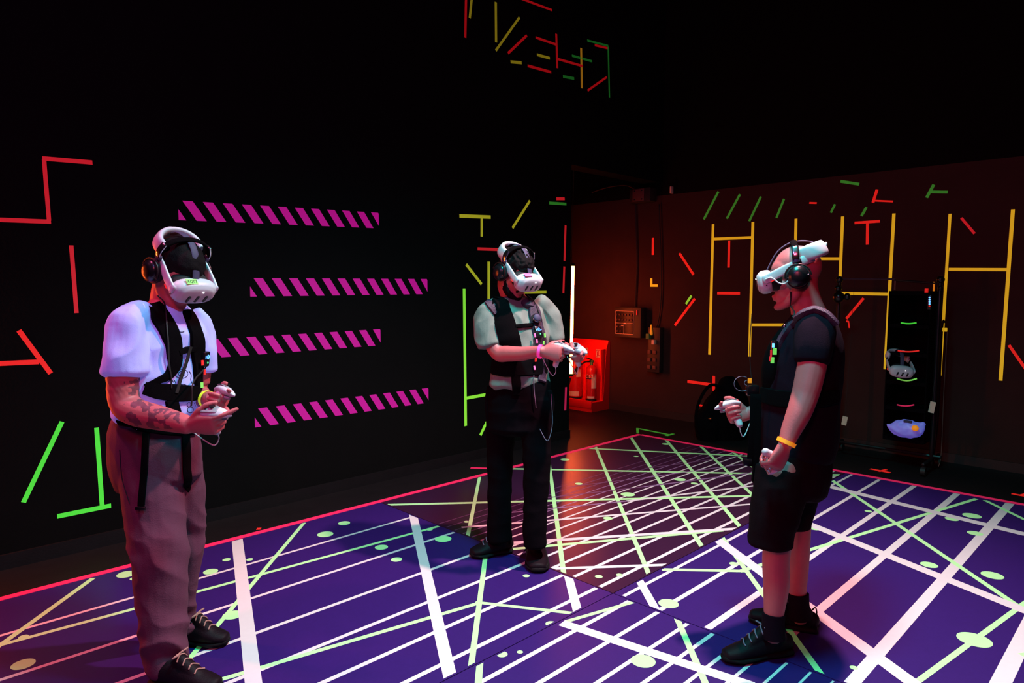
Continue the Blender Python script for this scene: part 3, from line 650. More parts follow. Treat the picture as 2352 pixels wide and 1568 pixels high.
# ------------------------------------------------------------------ garment rack with hanging shelves
RX = 6.40                                    # the rack stands parallel to the right wall
def RK(px, py, dx=0.0):
    d = ray(px, py); return CAMP + d * ((RX + dx) / d.x)
k0 = RK(1928, 640); k1 = RK(2166, 652)
th = thing('garment_rack', 'black wheeled garment rack against the wall right of the bald man', 'rack', (k0.x, k0.y, 0))
b = MB(); b.tube([k0, RK(2055, 641)], 0.008); build('clothes_rail', b, 'leather_purple', th)
b = MB(); b.tube([RK(2055, 643), k1], 0.009); build('clothes_rail', b, 'metal_dark', th)
for p in (1928, 2160):
    q = RK(p, 645); m = MB(); m.tube([q, Vector((q.x, q.y, 0.09))], 0.017, 12); build('post', m, 'metal_dark', th)
    a = Vector((1, 0, 0)); m = MB(); m.tube([Vector((q.x, q.y, 0.10)) - a * 0.24, Vector((q.x, q.y, 0.10)) + a * 0.24], 0.014, 10); build('foot_bar', m, 'metal_dark', th)
    for s_ in (-1, 1):
        e_ = Vector((q.x, q.y, 0.04)) + a * 0.22 * s_; m = MB(); m.cyl(e_ - Vector((0, 0.017, 0)), e_ + Vector((0, 0.017, 0)), 0.036, seg=18); m.cyl(e_ + Vector((0, 0, 0.02)), e_ + Vector((0, 0, 0.07)), 0.012); build('wheel', m, 'rubber_black', th)
    m = MB(); m.ell(RK(p, 642), 0.032, 0.032, 0.032); m.ell(RK(p, 662), 0.022, 0.022, 0.028); build('joint', m, 'plastic_black', th)
m = MB(); q0, q1 = RK(1928, 1060), RK(2160, 1060); m.tube([Vector((q0.x, q0.y, 0.13)), Vector((q1.x, q1.y, 0.13))], 0.013); build('lower_rail', m, 'metal_dark', th)
# clamp with headphones hook on the left post
m = MB(); m.ell(RK(1926, 682, -0.05), 0.05, 0.05, 0.05); m.ell(RK(1946, 681, -0.05), 0.028, 0.028, 0.032); m.ell(RK(1925, 662, -0.05), 0.03, 0.03, 0.03)
tag(build('spare_headphones', m, 'plastic_black', None), 'black headphones hooked on the left post of the garment rack', 'headphones')

# hanging fabric organiser: open shelves
oc = RK(2094, 835); OW = RK(2048, 835).y - RK(2140, 835).y
ztop = RK(2094, 668).z; zbot = RK(2094, 1008).z
th = thing('hanging_organiser', 'tall black fabric shelf organiser hanging from the rack', 'organiser', (oc.x, oc.y, 0))
def og(l, d, z): return Vector((oc.x + d, oc.y - l, z))
Rz = Matrix.Rotation(math.radians(-90), 3, 'Z')     # local x = picture right
b = MB()
for s_ in (-1, 1): b.box(og(s_ * OW / 2, 0, (ztop + zbot) / 2), 0.008, 0.30, ztop - zbot, Rz)
b.box(og(0, 0.15, (ztop + zbot) / 2), OW, 0.008, ztop - zbot, Rz)
build('fabric_shell', b, 'nylon_black', th, False)
shz = [RK(2094, y).z for y in (742, 806, 871, 930, 1000)]
for z in shz + [ztop]:
    m = MB(); m.box(og(0, 0, z - 0.02), OW, 0.29, 0.03, Rz); build('shelf', m, 'nylon_black', th, False)
for (x0, x1, y, mt, sag) in ((2069, 2105, 741, 'tape_green', 2), (2062, 2111, 805, 'tape_red', 2.5), (2060, 2106, 869, 'label_green', 5), (2060, 2100, 929, 'tape_pink', 3)):
    m = MB(); pts = []
    for i in range(7):
        t = i / 6; pts.append(RK(x0 + (x1 - x0) * t, y + sag * math.sin(math.pi * t), -0.20))
    m.loft([(p, 0.0055, 0.001) for p in pts], (0, 0, 1), 8, 2, 0); build('shelf_tape', m, mt, th)
for (x, y, h_) in ((2056, 655, 22), (2145, 658, 22)):
    m = MB(); m.box(RK(x, y), 0.012, 0.012, h_ * 5.6 / F); build('hanging_loop', m, 'band_orange' if x > 2100 else 'box_brown', th, False)
m = MB(); m.box(RK(2128, 667, -0.2), 0.026, 0.02, 0.032); tag(build('red_tag', m, 'tape_red', None, False), 'small red square tag at the top right of the organiser', 'tag')
th2 = thing('led_charger', 'slim charger with blue lights at the organiser’s upper right', 'charger', tuple(RK(2135, 694, -0.2)))
m = MB(); m.box(RK(2135, 694, -0.19), 0.026, 0.02, 0.115, Rz, bev=0.004); build('charger_body', m, 'plastic_black', th2)
for k in range(5):
    m = MB(); m.ell(RK(2135, 683 + 5 * k, -0.205), 0.007, 0.004, 0.006, Rz); build('light', m, 'led_blue' if k != 4 else 'tape_red', th2)
# bag of wipes on the lowest shelf
th = thing('plastic_pouch', 'crumpled pale plastic pouch glowing violet at the bottom of the organiser', 'bag', tuple(RK(2080, 1004, -0.22)))
b = MB(); b.loft([(RK(2040, 975, -.22), 0.01, 0.02), (RK(2055, 980, -.22), 0.055, 0.06), (RK(2080, 984, -.22), 0.078, 0.08), (RK(2105, 984, -.22), 0.065, 0.07), (RK(2121, 974, -.22), 0.015, 0.02)], (0, 0, 1), 18, 4)
bake('pouch_body', b, 'bag_white', th, 0.006, 3, lambda p: 0.010 * noise.noise(p * 26))
m = MB(); m.ell(RK(2102, 983, -.31), 0.026, 0.02, 0.024, Rz); build('orange_sticker', m, 'band_orange', th)
m = MB(); m.box(RK(2085, 968, -.27), 0.06, 0.02, 0.02, Rz, bev=.004); build('blue_print', m, 'led_blue' if False else 'strap_violet', th)
# dangling cards behind the bald man
for (x, y, h_, lab) in ((1901, 957, 26, 'pale folded card clipped behind the bald man’s waist, the left one'), (1940, 966, 22, 'pale card clipped behind the bald man’s waist, the right one'), (2141, 935, 26, 'pale cloth scrap hanging at the right side of the organiser')):
    c_ = RK(x, y, -0.10); hh = h_ * 5.6 / F
    e = thing('hanging_card', lab, 'card', tuple(c_), 'cards hanging at the rack')
    m = MB(); m.box(c_, 0.042, 0.006, hh, Matrix.Rotation(0.15, 3, 'X') @ Rz); build('card', m, 'paper_cream', e, False)
    m = MB(); m.tube([c_ + Vector((0, 0, hh * 0.45)), Vector((RX - 0.03, c_.y, (c_.z + k0.z) / 2)), Vector((RX, c_.y, k0.z + 0.004))], 0.0015, 6, 3); build('cord', m, 'rubber_black', e)
# right hand pole with tape, standing lights stand
pr = [RK(2163, 756, +0.2), RK(2161, 850, +0.2), RK(2154, 950, +.2), RK(2148, 1060, +.2)]
th = thing('tall_stand', 'thin dark stand pole with a yellow clip right of the organiser', 'stand', (pr[3].x, pr[3].y, 0))
gp_ = Vector((pr[3].x - 0.02, pr[3].y + 0.02, 0.0))
m = MB(); m.tube([RK(2170, 740, +.2), pr[0], pr[2], gp_ + Vector((0, 0, 0.01))], 0.010); build('pole', m, 'metal_dark', th)
m = MB(); m.tube([RK(2176, 760, +.2), RK(2168, 900, +.2), RK(2162, 1040, +.2), gp_ + Vector((0, -0.05, 0.01))], 0.004); build('cable', m, 'box_brown', th)
m = MB(); m.box(RK(2170, 757, +.18), 0.035, 0.02, 0.03, Rz, bev=.004); build('clip', m, 'tape_yellow', th)
# ================================================================== people
def fl0(v): return Vector((v.x, v.y, 0))
class Hd:                                    # head frame: forward, left, up
    def __init__(s, o, lat, dep, dz, roll=0.0):
        f = cw(lat, dep, dz).normalized(); u = Vector((0, 0, 1)); u = (u - f * u.dot(f)).normalized(); l = u.cross(f)
        if roll: R = Matrix.Rotation(roll, 3, f); u = R @ u; l = R @ l
        s.o = Vector(o); s.f, s.l, s.u = f, l, u
    def p(s, a, b, c): return s.o + s.f * a + s.l * b + s.u * c
    def R(s): return Matrix((s.f, s.l, s.u)).transposed()
    def mat(s): return Matrix.Translation(s.o) @ s.R().to_4x4()

def head_mesh(mb, h):
    R = h.R(); p = h.p
    mb.ell(p(-0.012, 0, 0.035), 0.096, 0.076, 0.090, R, seg=28)          # cranium
    mb.ell(p(0.030, 0, 0.020), 0.066, 0.070, 0.075, R, seg=24)           # forehead
    mb.ell(p(0.038, 0, -0.035), 0.054, 0.060, 0.070, R, seg=24)          # face
    mb.ell(p(0.060, 0, -0.078), 0.034, 0.036, 0.040, R)                  # muzzle
    for s in (-1, 1):
        mb.loft([(p(-0.005, s * 0.058, -0.035), 0.020), (p(0.012, s * 0.055, -0.078), 0.020), (p(0.050, s * 0.034, -0.108), 0.019), (p(0.080, s * 0.010, -0.118), 0.018)], h.u, 12, 3)
        mb.ell(p(0.078, s * 0.034, 0.022), 0.016, 0.028, 0.010, R)        # brow ridge
        mb.ell(p(0.074, s * 0.033, 0.002), 0.013, 0.014, 0.013, R)        # eyeball
        mb.ell(p(0.060, s * 0.046, -0.028), 0.028, 0.020, 0.018, R)       # cheekbone
        mb.ell(p(-0.004, s * 0.078, -0.008), 0.020, 0.007, 0.034, R)      # ear
        mb.ell(p(0.102, s * 0.011, -0.046), 0.009, 0.008, 0.007, R)       # nostril
    mb.ell(p(0.086, 0, -0.120), 0.017, 0.022, 0.015, R)                   # chin
    mb.loft([(p(0.088, 0, 0.012), 0.008, 0.010), (p(0.102, 0, -0.015), 0.009, 0.010), (p(0.116, 0, -0.042), 0.011, 0.013)], h.l, 12, 3)
    mb.ell(p(0.094, 0, -0.072), 0.011, 0.024, 0.0065, R); mb.ell(p(0.091, 0, -0.085), 0.011, 0.021, 0.0075, R)
    mb.loft([(p(-0.03, 0, -0.03), 0.055), (p(0.03, 0, -0.06), 0.045)], h.l, 16, 2)

def neck(mb, h, base, r0=0.060, r1=0.066):
    mb.loft([(h.p(-0.02, 0, -0.03), r0 * 0.95, r0), (h.p(-0.022, 0, -0.09), r0 * 0.92, r0 * 0.98), (base, r1, r1)], h.l, 20, 4)

def hand(mb, W, X, Z, thumb, curls, sc=1.0, tc=(0.55, 0.75, -0.35, 0.9, 0.25, -0.45)):
    """W wrist, X finger direction, Z back of the hand, thumb = +1/-1 side along Z x X"""
    X = Vector(X).normalized(); Z = Vector(Z); Z = (Z - X * X.dot(Z)).normalized(); Y = Z.cross(X) * thumb
    W = Vector(W)
    q = lambda a, b, c: W + (X * a + Y * b + Z * c) * sc
    mb.loft([(q(-0.015, 0, 0), 0.026 * sc, 0.020 * sc), (q(0.015, 0, 0), 0.032 * sc, 0.019 * sc), (q(0.05, 0.002, 0.0), 0.041 * sc, 0.0165 * sc), (q(0.085, 0.001, 0), 0.041 * sc, 0.013 * sc)], Y, 18, 3, 0.7)
    mb.ell(q(0.035, 0.026, -0.010), 0.030 * sc, 0.016 * sc, 0.014 * sc, Matrix((X, Y, Z)).transposed())
    base = [0.030, 0.010, -0.010, -0.029]; ln = [(0.043, 0.026, 0.021), (0.047, 0.030, 0.022), (0.043, 0.028, 0.021), (0.034, 0.021, 0.018)]
    for i in range(4):
        th = 0.0; P = q(0.084 - (0.004 if i == 3 else 0), base[i], -0.001); pts = [(P, 0.0098 * sc)]
        sp = (1.5 - i) * 0.05
        for k in range(3):
            th += math.radians(curls[i][k]); d = X * math.cos(th) - Z * math.sin(th) + Y * sp * math.cos(th)
            P = P + d.normalized() * ln[i][k] * sc; pts.append((P, (0.0092, 0.0086, 0.0074)[k] * sc))
        r2 = []
        for k in range(3): r2.append(pts[k]); r2.append(((pts[k][0] + pts[k + 1][0]) / 2, (pts[k][1] + pts[k + 1][1]) / 2))
        r2.append(pts[3]); mb.loft(r2, Z, 12, 2)
    t0 = q(0.015, 0.022, -0.006); t1 = t0 + (X * 0.6 + Y * 0.62 - Z * 0.25).normalized() * 0.040 * sc
    t2 = t1 + (X * tc[0] + Y * tc[1] + Z * tc[2]).normalized() * 0.034 * sc; t3 = t2 + (X * tc[3] + Y * tc[4] + Z * tc[5]).normalized() * 0.028 * sc
    mb.loft([(t0, 0.014 * sc), (t1, 0.0125 * sc), ((t1 + t2) / 2, 0.0105 * sc), (t2, 0.0105 * sc), (t3, 0.0088 * sc)], Z, 12, 3)
    return q

def shoe(name, parent, heel, toe, ankle, lace, ws=1.0):
    """heel/toe on the ground; ankle = top centre of the collar"""
    heel = fl0(Vector(heel)); toe = fl0(Vector(toe)); x = (toe - heel); L = x.length; x.normalize(); y = Vector((0, 0, 1)).cross(x); z0 = MZ + 0.002
    k_ = ws; q = lambda a, b, c: heel + x * (a * L) + y * b + Vector((0, 0, c + z0))
    mb = MB()
    mb.loft([(q(0.04, 0, 0.050), 0.030 * k_, 0.034), (q(0.18, 0, 0.055), 0.036 * k_, 0.045), (q(0.40, 0, 0.052), 0.038 * k_, 0.046), (q(0.62, 0.0, 0.042), 0.044 * k_, 0.036), (q(0.82, 0.0, 0.034), 0.044 * k_, 0.027), (q(0.95, 0.0, 0.030), 0.034 * k_, 0.022)], y, 20, 4, 0.8)
    mb.loft([(q(0.22, 0, 0.06), 0.038 * k_, 0.050), (Vector(ankle) * 0.5 + q(0.22, 0, 0.08) * 0.5, 0.038 * k_, 0.044), (Vector(ankle), 0.038 * k_, 0.042)], y, 18, 3, 0.3)
    mb.loft([(q(0.42, 0, 0.10), 0.026, 0.030), (q(0.60, 0, 0.070), 0.030, 0.024), (q(0.74, 0, 0.052), 0.030, 0.016)], y, 16, 3)
    o, wm = bake(name, mb, 'shoe_black', parent, 0.0045, 4)
    s = MB(); s.loft([(q(0.01, 0, 0.014), 0.036 * k_, 0.013), (q(0.2, 0, 0.014), 0.041 * k_, 0.014), (q(0.42, 0, 0.014), 0.038 * k_, 0.013), (q(0.66, 0.0, 0.014), 0.049 * k_, 0.013), (q(0.86, 0.0, 0.015), 0.046 * k_, 0.013), (q(0.985, 0.0, 0.018), 0.028 * k_, 0.012)], y, 18, 4, 0.9, sq=0.8)
    build_sub('shoe_sole', s, 'sole_black', o, parent)
    bv = bvh_of(wm); l = MB()
    for k in range(4):
        a = 0.44 + 0.085 * k
        pts = []
        for b_ in (-0.024, -0.008, 0.008, 0.024):
            h = bv.ray_cast(q(a + (0.03 if b_ > 0 else 0), b_, 0.3), Vector((0, 0, -1)))[0]
            if h: pts.append(h + Vector((0, 0, 0.003)))
        if len(pts) > 1: l.tube(pts, 0.0028, 6, 3)
    c = q(0.42, 0, 0.12); h = bv.ray_cast(c + Vector((0, 0, 0.2)), Vector((0, 0, -1)))[0] or c
    for s_ in (-1, 1):
        l.tube([h + Vector((0, 0, 0.004)), h + y * 0.03 * s_ + x * 0.012 + Vector((0, 0, 0.010)), h + y * 0.036 * s_ - x * 0.004 + Vector((0, 0, 0.0)), h + Vector((0, 0, 0.004))], 0.003, 6, 3)
    build_sub('shoelace', l, lace, o, parent)
    return o

def build_sub(name, mb, mats, part, thing_):
    o = build(name, mb, mats, thing_); o.parent = part; return o

def ribbon(pts, bv, th, lift=0.001, n_sub=6, dep=2.7, back=None):
    """strap lying on the body: pts = (px, py, width px); rays meet the clothed body"""
    cen = []
    for i in range(len(pts) - 1):
        for k in range(n_sub):
            t = k / n_sub; cen.append([pts[i][j] * (1 - t) + pts[i + 1][j] * t for j in range(3)])
    cen.append(list(pts[-1]))
    W = []
    for px, py, wd in cen:
        d = ray(px, py).normalized(); hit, n, _, dist = bv.ray_cast(CAMP, d, 9)
        if hit is None:
            g = at(px, py, dep); hit, n, _, dist = bv.find_nearest(g)
            n = (n - d * n.dot(d) * 0.5).normalized()
            hit = hit + (g - hit) * 0.5
        if n.dot(d) > 0: n = -n
        W.append([hit.copy(), n.copy(), wd * (hit - CAMP).dot(FW) / F])
    for _ in range(3):
        W = [[(W[max(i - 1, 0)][0] + W[i][0] * 2 + W[min(i + 1, len(W) - 1)][0]) / 4, (W[max(i - 1, 0)][1] + W[i][1] + W[min(i + 1, len(W) - 1)][1]).normalized(), W[i][2]] for i in range(len(W))]
    vs = []; fs = []; m = MB()
    for i, (p, n, wd) in enumerate(W):
        t = (W[min(i + 1, len(W) - 1)][0] - W[max(i - 1, 0)][0]).normalized(); s = n.cross(t).normalized()
        h = wd / 2
        prof = [(-1, -0.3), (-1, 0.6), (-0.9, 0.9), (0, 1.0), (0.9, 0.9), (1, 0.6), (1, -0.3)]
        for a, b_ in prof:
            c = p + s * h * a + n * lift
            hn = bv.find_nearest(c)
            if hn[0] is not None and (hn[0] - c).length < 0.05 and wd > 0.015:
                nn = hn[1] if hn[1].dot(n) > 0 else n
                c = hn[0] + (nn + n).normalized() * lift + s * (h * a - (hn[0] - p).dot(s)) * 0.7
            vs.append(c + n * th * b_)
    K = 7
    for i in range(len(W) - 1):
        for k in range(K):
            j = (k + 1) % K; fs.append((i * K + k, i * K + j, (i + 1) * K + j, (i + 1) * K + k))
    fs.append(tuple(range(K))[::-1]); fs.append(tuple(range((len(W) - 1) * K, len(W) * K)))
    m.add(vs, fs); return m

def on_body(bv, px, py, dep):
    d = ray(px, py).normalized(); hit, n, _, _ = bv.ray_cast(CAMP, d, 9)
    if hit is None: return at(px, py, dep), -d
    return hit, n
def frame_n(n):
    u = Vector((0, 0, 1)); u = (u - n * u.dot(n)).normalized(); s = u.cross(n); return Matrix((s, u, n)).transposed()   # x right-ish, y up, z out

def wrinkle(scl, amp, sz=1.0, seed=0.0, ridge=True):
    def f(p):
        q = Vector((p.x * scl + seed, p.y * scl, p.z * scl * sz))
        v = noise.noise(q); 
        if ridge: v = 0.5 - abs(v) * 1.6
        return amp * (v + 0.4 * noise.noise(q * 2.3))
    return f

# ------------------------------------------------------------------ headset (built once, copied), frame: x forward, y left, z up
I3 = Matrix.Identity(3)
def make_headset():
    t = bpy.data.objects.new('vr_headset', None); COL.objects.link(t); t.empty_display_size = 0.05
    m = MB(); m.loft([((0.098, 0, -0.006), 0.084, 0.044), ((0.108, 0, -0.006), 0.090, 0.049), ((0.128, 0, -0.007), 0.089, 0.050), ((0.141, 0, -0.007), 0.082, 0.045), ((0.148, 0, -0.007), 0.070, 0.036)], (0, 1, 0), 40, 4, 0.12, sq=0.72)
    v = build('visor', m, 'plastic_white', t, local=True, auto=60)
    m = MB()
    m.loft([((0.1475, 0, -0.007), 0.073, 0.039), ((0.1515, 0, -0.007), 0.066, 0.033)], (0, 1, 0), 40, 2, 0.1, sq=0.72); build_l('front_plate', m, 'plastic_white', v)
    for y in (-0.036, 0.0, 0.036):
        m = MB(); m.loft([((0.1535, y - 0.003, -0.032), 0.0062, 0.003), ((0.1545, y + 0.003, -0.010), 0.0062, 0.003)], (0, 1, 0), 14, 3, 1.6); build_l('camera_window', m, 'plastic_black', v)
    m = MB(); m.ell((0.1565, 0.016, 0.012), 0.002, 0.0028, 0.0028); build_l('status_light', m, 'led_white', v)
    m = MB(); m.ell((0.118, -0.0905, -0.022), 0.003, 0.002, 0.003); build_l('port', m, 'plastic_black', v)
    m = MB(); m.ell((0.118, 0.0905, -0.022), 0.003, 0.002, 0.003); build_l('port', m, 'plastic_black', v)
    m = MB(); m.loft([((0.060, 0, -0.004), 0.072, 0.048), ((0.078, 0, -0.004), 0.078, 0.050), ((0.100, 0, -0.006), 0.080, 0.042)], (0, 1, 0), 32, 3, 0.15, sq=0.8); build('face_pad', m, 'foam_black', t, local=True)
    for s in (-1, 1):
        m = MB(); pts = [((0.122, s * 0.092, 0.002), 0.018, 0.006), ((0.085, s * 0.0935, 0.014), 0.019, 0.0065), ((0.03, s * 0.092, 0.034), 0.018, 0.006), ((-0.005, s * 0.090, 0.046), 0.0145, 0.005)]
        m.loft(pts, (0, 0, 1), 16, 4, 0.7, sq=0.7); a = build('side_arm', m, 'plastic_white', t, local=True)
        m = MB(); m.loft([((0.128, s * 0.092, 0.004), 0.017, 0.006), ((0.110, s * 0.094, 0.006), 0.017, 0.006)], (0, 0, 1), 16, 2, 0.6); build_l('arm_joint', m, 'plastic_white', a)
        m = MB(); m.tube([(0.10, s * 0.0995, -0.010), (0.082, s * 0.0995, -0.004)], 0.0022); build_l('red_tab', m, 'tape_red', a)
        m = MB(); m.loft([((-0.006, s * 0.089, 0.046), 0.018, 0.006), ((-0.024, s * 0.086, 0.052), 0.020, 0.006)], (0, 0, 1), 14, 3, 0.5); build_l('arm_hinge', m, 'plastic_black', a)
        m = MB(); m.loft([((-0.026, s * 0.086, 0.052), 0.019, 0.006), ((-0.050, s * 0.078, 0.060), 0.021, 0.007), ((-0.072, s * 0.062, 0.068), 0.024, 0.009)], (0, 0, 1), 14, 3, 0.4); build_l('rear_arm', m, 'plastic_white', a)
    m = MB(); pts = []
    for k in range(9):
        a = math.radians(-115 + 230 * k / 8); pts.append(((-0.058 - 0.064 * math.cos(a), 0.080 * math.sin(a), 0.082 + 0.016 * math.cos(a)), 0.033, 0.012))
    m.loft(pts, (0.35, 0, 1), 18, 3, 0.8, sq=0.8); c = build('rear_cradle', m, 'plastic_white', t, local=True)
    m = MB(); m.loft([((-0.126, 0, 0.076), 0.024, 0.006), ((-0.132, 0, 0.112), 0.020, 0.006)], (0, 1, 0), 16, 3, 1); build_l('adjuster_wheel', m, 'plastic_white', c)
    m = MB(); pts = []
    for x, z in ((-0.112, 0.095), (-0.085, 0.125), (-0.04, 0.140), (0.01, 0.137), (0.055, 0.112), (0.088, 0.070), (0.108, 0.040)): pts.append(((x, 0, z), 0.0035, 0.0145))
    m.loft(pts, (0.3, 0, 1), 12, 3, 0.5); build('top_strap', m, 'strap_violet', t, local=True)
    m = MB(); m.tube([(0.118, 0.100, 0.004), (0.095, 0.104, 0.006), (0.070, 0.108, -0.020), (0.045, 0.108, -0.024), (0.022, 0.104, 0.004), (0.004, 0.098, 0.040)], 0.0028, 8, 5); build('audio_cable', m, 'plastic_white', t, local=True)
    return t
def build_l(name, mb, mats, part): return build(name, mb, mats, part, local=True)
def make_headphones():
    t = bpy.data.objects.new('headphones', None); COL.objects.link(t); t.empty_display_size = 0.05
    for s in (-1, 1):
        m = MB(); m.loft([((-0.004, s * 0.078, -0.006), 0.044, 0.040), ((-0.004, s * 0.094, -0.006), 0.050, 0.046), ((-0.004, s * 0.100, -0.006), 0.050, 0.046)], (0, 0, 1), 28, 3, 0.15); a = build('ear_cushion', m, 'foam_black', t, local=True)
        m = MB(); m.loft([((-0.004, s * 0.100, -0.006), 0.046, 0.043), ((-0.004, s * 0.118, -0.006), 0.043, 0.040), ((-0.004, s * 0.128, -0.006), 0.032, 0.030)], (0, 0, 1), 28, 3, 0.25); c = build('ear_cup', m, 'plastic_black', t, local=True, auto=70)
        m = MB()
        for k in range(9):
            pass
        pts = [(-0.004 + 0.050 * math.cos(a_), s * 0.113, -0.006 + 0.050 * math.sin(a_)) for a_ in [math.radians(x) for x in range(0, 181, 20)]]
        m.tube(pts, 0.0032); build_l('yoke', m, 'metal_dark', c)
        m = MB(); m.tube([(0.036, s * 0.121, -0.004), (-0.044, s * 0.121, -0.004)], 0.0014); build_l('trim_line', m, 'chrome', c)
        m = MB(); m.box((-0.006, s * 0.100, 0.060), 0.030, 0.014, 0.018, bev=0.003); build_l('slider_clip', m, 'strap_violet', c)
        m = MB(); m.loft([((-0.006, s * 0.104, 0.060), 0.014, 0.004), ((-0.008, s * 0.105, 0.085), 0.015, 0.005), ((-0.010, s * 0.093, 0.116), 0.014, 0.005)], (1, 0, 0), 14, 3, 0.3, sq=0.7); build_l('metal_slider', m, 'chrome', c)
    m = MB(); pts = []
    for k in range(11):
        a = math.radians(180 * k / 10); pts.append(((-0.010, 0.098 * math.cos(a), 0.082 + 0.062 * math.sin(a)), 0.013, 0.006))
    m.loft(pts, (1, 0, 0), 16, 3, 0.4, sq=0.8); build('headband', m, 'nylon_black', t, local=True)
    return t
HS, HP = make_headset(), make_headphones()
def copy_tree(o, parent=None):
    kids = list(o.children); c = o.copy(); COL.objects.link(c); c.parent = parent
    for k in kids: copy_tree(k, c)
    return c
STOCK = {'hs': [copy_tree(HS) for _ in range(3)] + [HS], 'hp': [copy_tree(HP) for _ in range(2)] + [HP]}
def place(kind, M4, label, cat, group):
    o = STOCK[kind].pop()
    o.matrix_world = M4; tag(o, label, cat, group); return o

def controller(W, X, Z, thumb, label, sc=1.0, lift=0.0):
    """white hand controller in the frame of the hand that grips it"""
    X = Vector(X).normalized(); Z = Vector(Z); Z = (Z - X * X.dot(Z)).normalized(); Y = Z.cross(X) * thumb; W = Vector(W)
    q = lambda a, b, c: W + (X * a + Y * b + Z * c) * sc
    t = thing('game_controller', label, 'controller', tuple(W + X * 0.08), 'handheld controllers')
    m = MB(); m.loft([(q(0.066, -0.060, -0.034), 0.014, 0.013), (q(0.070, -0.02, -0.034), 0.017, 0.016), (q(0.074, 0.022, -0.030), 0.018, 0.017)], X, 18, 4, 0.8); build('grip', m, 'plastic_white', t)
    m = MB(); m.loft([(q(0.040, 0.040, -0.024), 0.016, 0.010), (q(0.070, 0.042, -0.026), 0.026, 0.016), (q(0.105, 0.036, -0.028), 0.025, 0.017), (q(0.138, 0.028, -0.028), 0.015, 0.010), (q(0.150, 0.024, -0.028), 0.006, 0.005)], Z, 22, 4, 0.8); build('controller_body', m, 'plastic_white', t)
    m = MB(); m.loft([(q(0.052, 0.056, -0.026), 0.018, 0.003), (q(0.080, 0.057, -0.028), 0.022, 0.003), (q(0.108, 0.051, -0.028), 0.016, 0.003)], Z, 20, 3, 0.8); f = build('face_plate', m, 'plastic_grey', t)
    m = MB(); m.cyl(q(0.090, 0.054, -0.030), q(0.091, 0.066, -0.030), 0.005); m.cyl(q(0.091, 0.064, -0.030), q(0.0915, 0.069, -0.030), 0.009); o = build('thumbstick', m, 'plastic_black', t); o.parent = f
    m = MB(); m.cyl(q(0.070, 0.056, -0.020), q(0.0702, 0.062, -0.020), 0.004); o = build('button', m, 'plastic_black', t); o.parent = f
    m = MB(); m.loft([(q(0.108, 0.012, -0.028), 0.009, 0.007), (q(0.128, 0.010, -0.028), 0.008, 0.006)], Z, 12, 3); build('trigger', m, 'plastic_grey', t)
    m = MB(); w = q(0.066, -0.064, -0.034); m.tube([w, w - Z * 0.01 + Vector((0, 0, -0.03)), w + X * -0.02 + Vector((0, 0, -0.045)), W + X * -0.01 + Z * -0.02 + Vector((0, 0, -0.03))], 0.0022, 6, 5); build('wrist_cord', m, 'plastic_white', t)
    return t

def band(name, parent, c, ax, r, r2, mat, wd=0.011, up=None):
    m = MB(); ax = Vector(ax).normalized(); u = Vector(up) if up is not None else ax.orthogonal(); u = (u - ax * u.dot(ax)).normalized(); v = ax.cross(u)
    vs = []; fs = []; n = 32
    for k in range(n):
        a = 2 * math.pi * k / n
        for (dz, rr) in ((-wd / 2, 0), (wd / 2, 0), (wd / 2, 0.0012), (-wd / 2, 0.0012)):
            vs.append(Vector(c) + u * (r + rr) * math.cos(a) + v * (r2 + rr) * math.sin(a) + ax * dz)
    for k in range(n):
        j = (k + 1) % n
        for e in range(4): fs.append((k * 4 + e, k * 4 + (e + 1) % 4, j * 4 + (e + 1) % 4, j * 4 + e))
    m.add(vs, fs); return build(name, m, mat, parent)

def chest_unit(parent, bv, px, py, dep, ring=True):
    p, n = on_body(bv, px, py, dep); Rn = frame_n(n); g = p + n * 0.016
    q = lambda a, b_, c=0.0: g + Rn @ Vector((a, b_, c))
    m = MB(); m.box(q(0, 0), 0.044, 0.062, 0.022, Rn, bev=0.005); u = build('receiver_box', m, 'plastic_black', parent)
    def part(nm, mm, mt): o = build(nm, mm, mt, parent); o.parent = u
    m = MB(); pts = [q(0.008 * math.cos(a), 0.010 + 0.008 * math.sin(a), 0.013) for a in [k * math.pi / 8 for k in range(17)]]; m.tube(pts, 0.0013, 6, 1); part('light_ring', m, 'led_blue')
    m = MB(); m.ell(q(0, 0.010, 0.012), 0.003, 0.003, 0.0015, Rn); part('light_dot', m, 'led_blue')
    for s in (-1, 1):
        m = MB(); m.box(q(0.016 * s, 0.010, 0.011), 0.003, 0.010 if s < 0 else 0.005, 0.003, Rn); part('light_bar', m, 'led_blue')
    m = MB(); m.ell(q(0.004, -0.014, 0.011), 0.004, 0.004, 0.003, Rn); part('green_light', m, 'led_green')
    return q, Rn


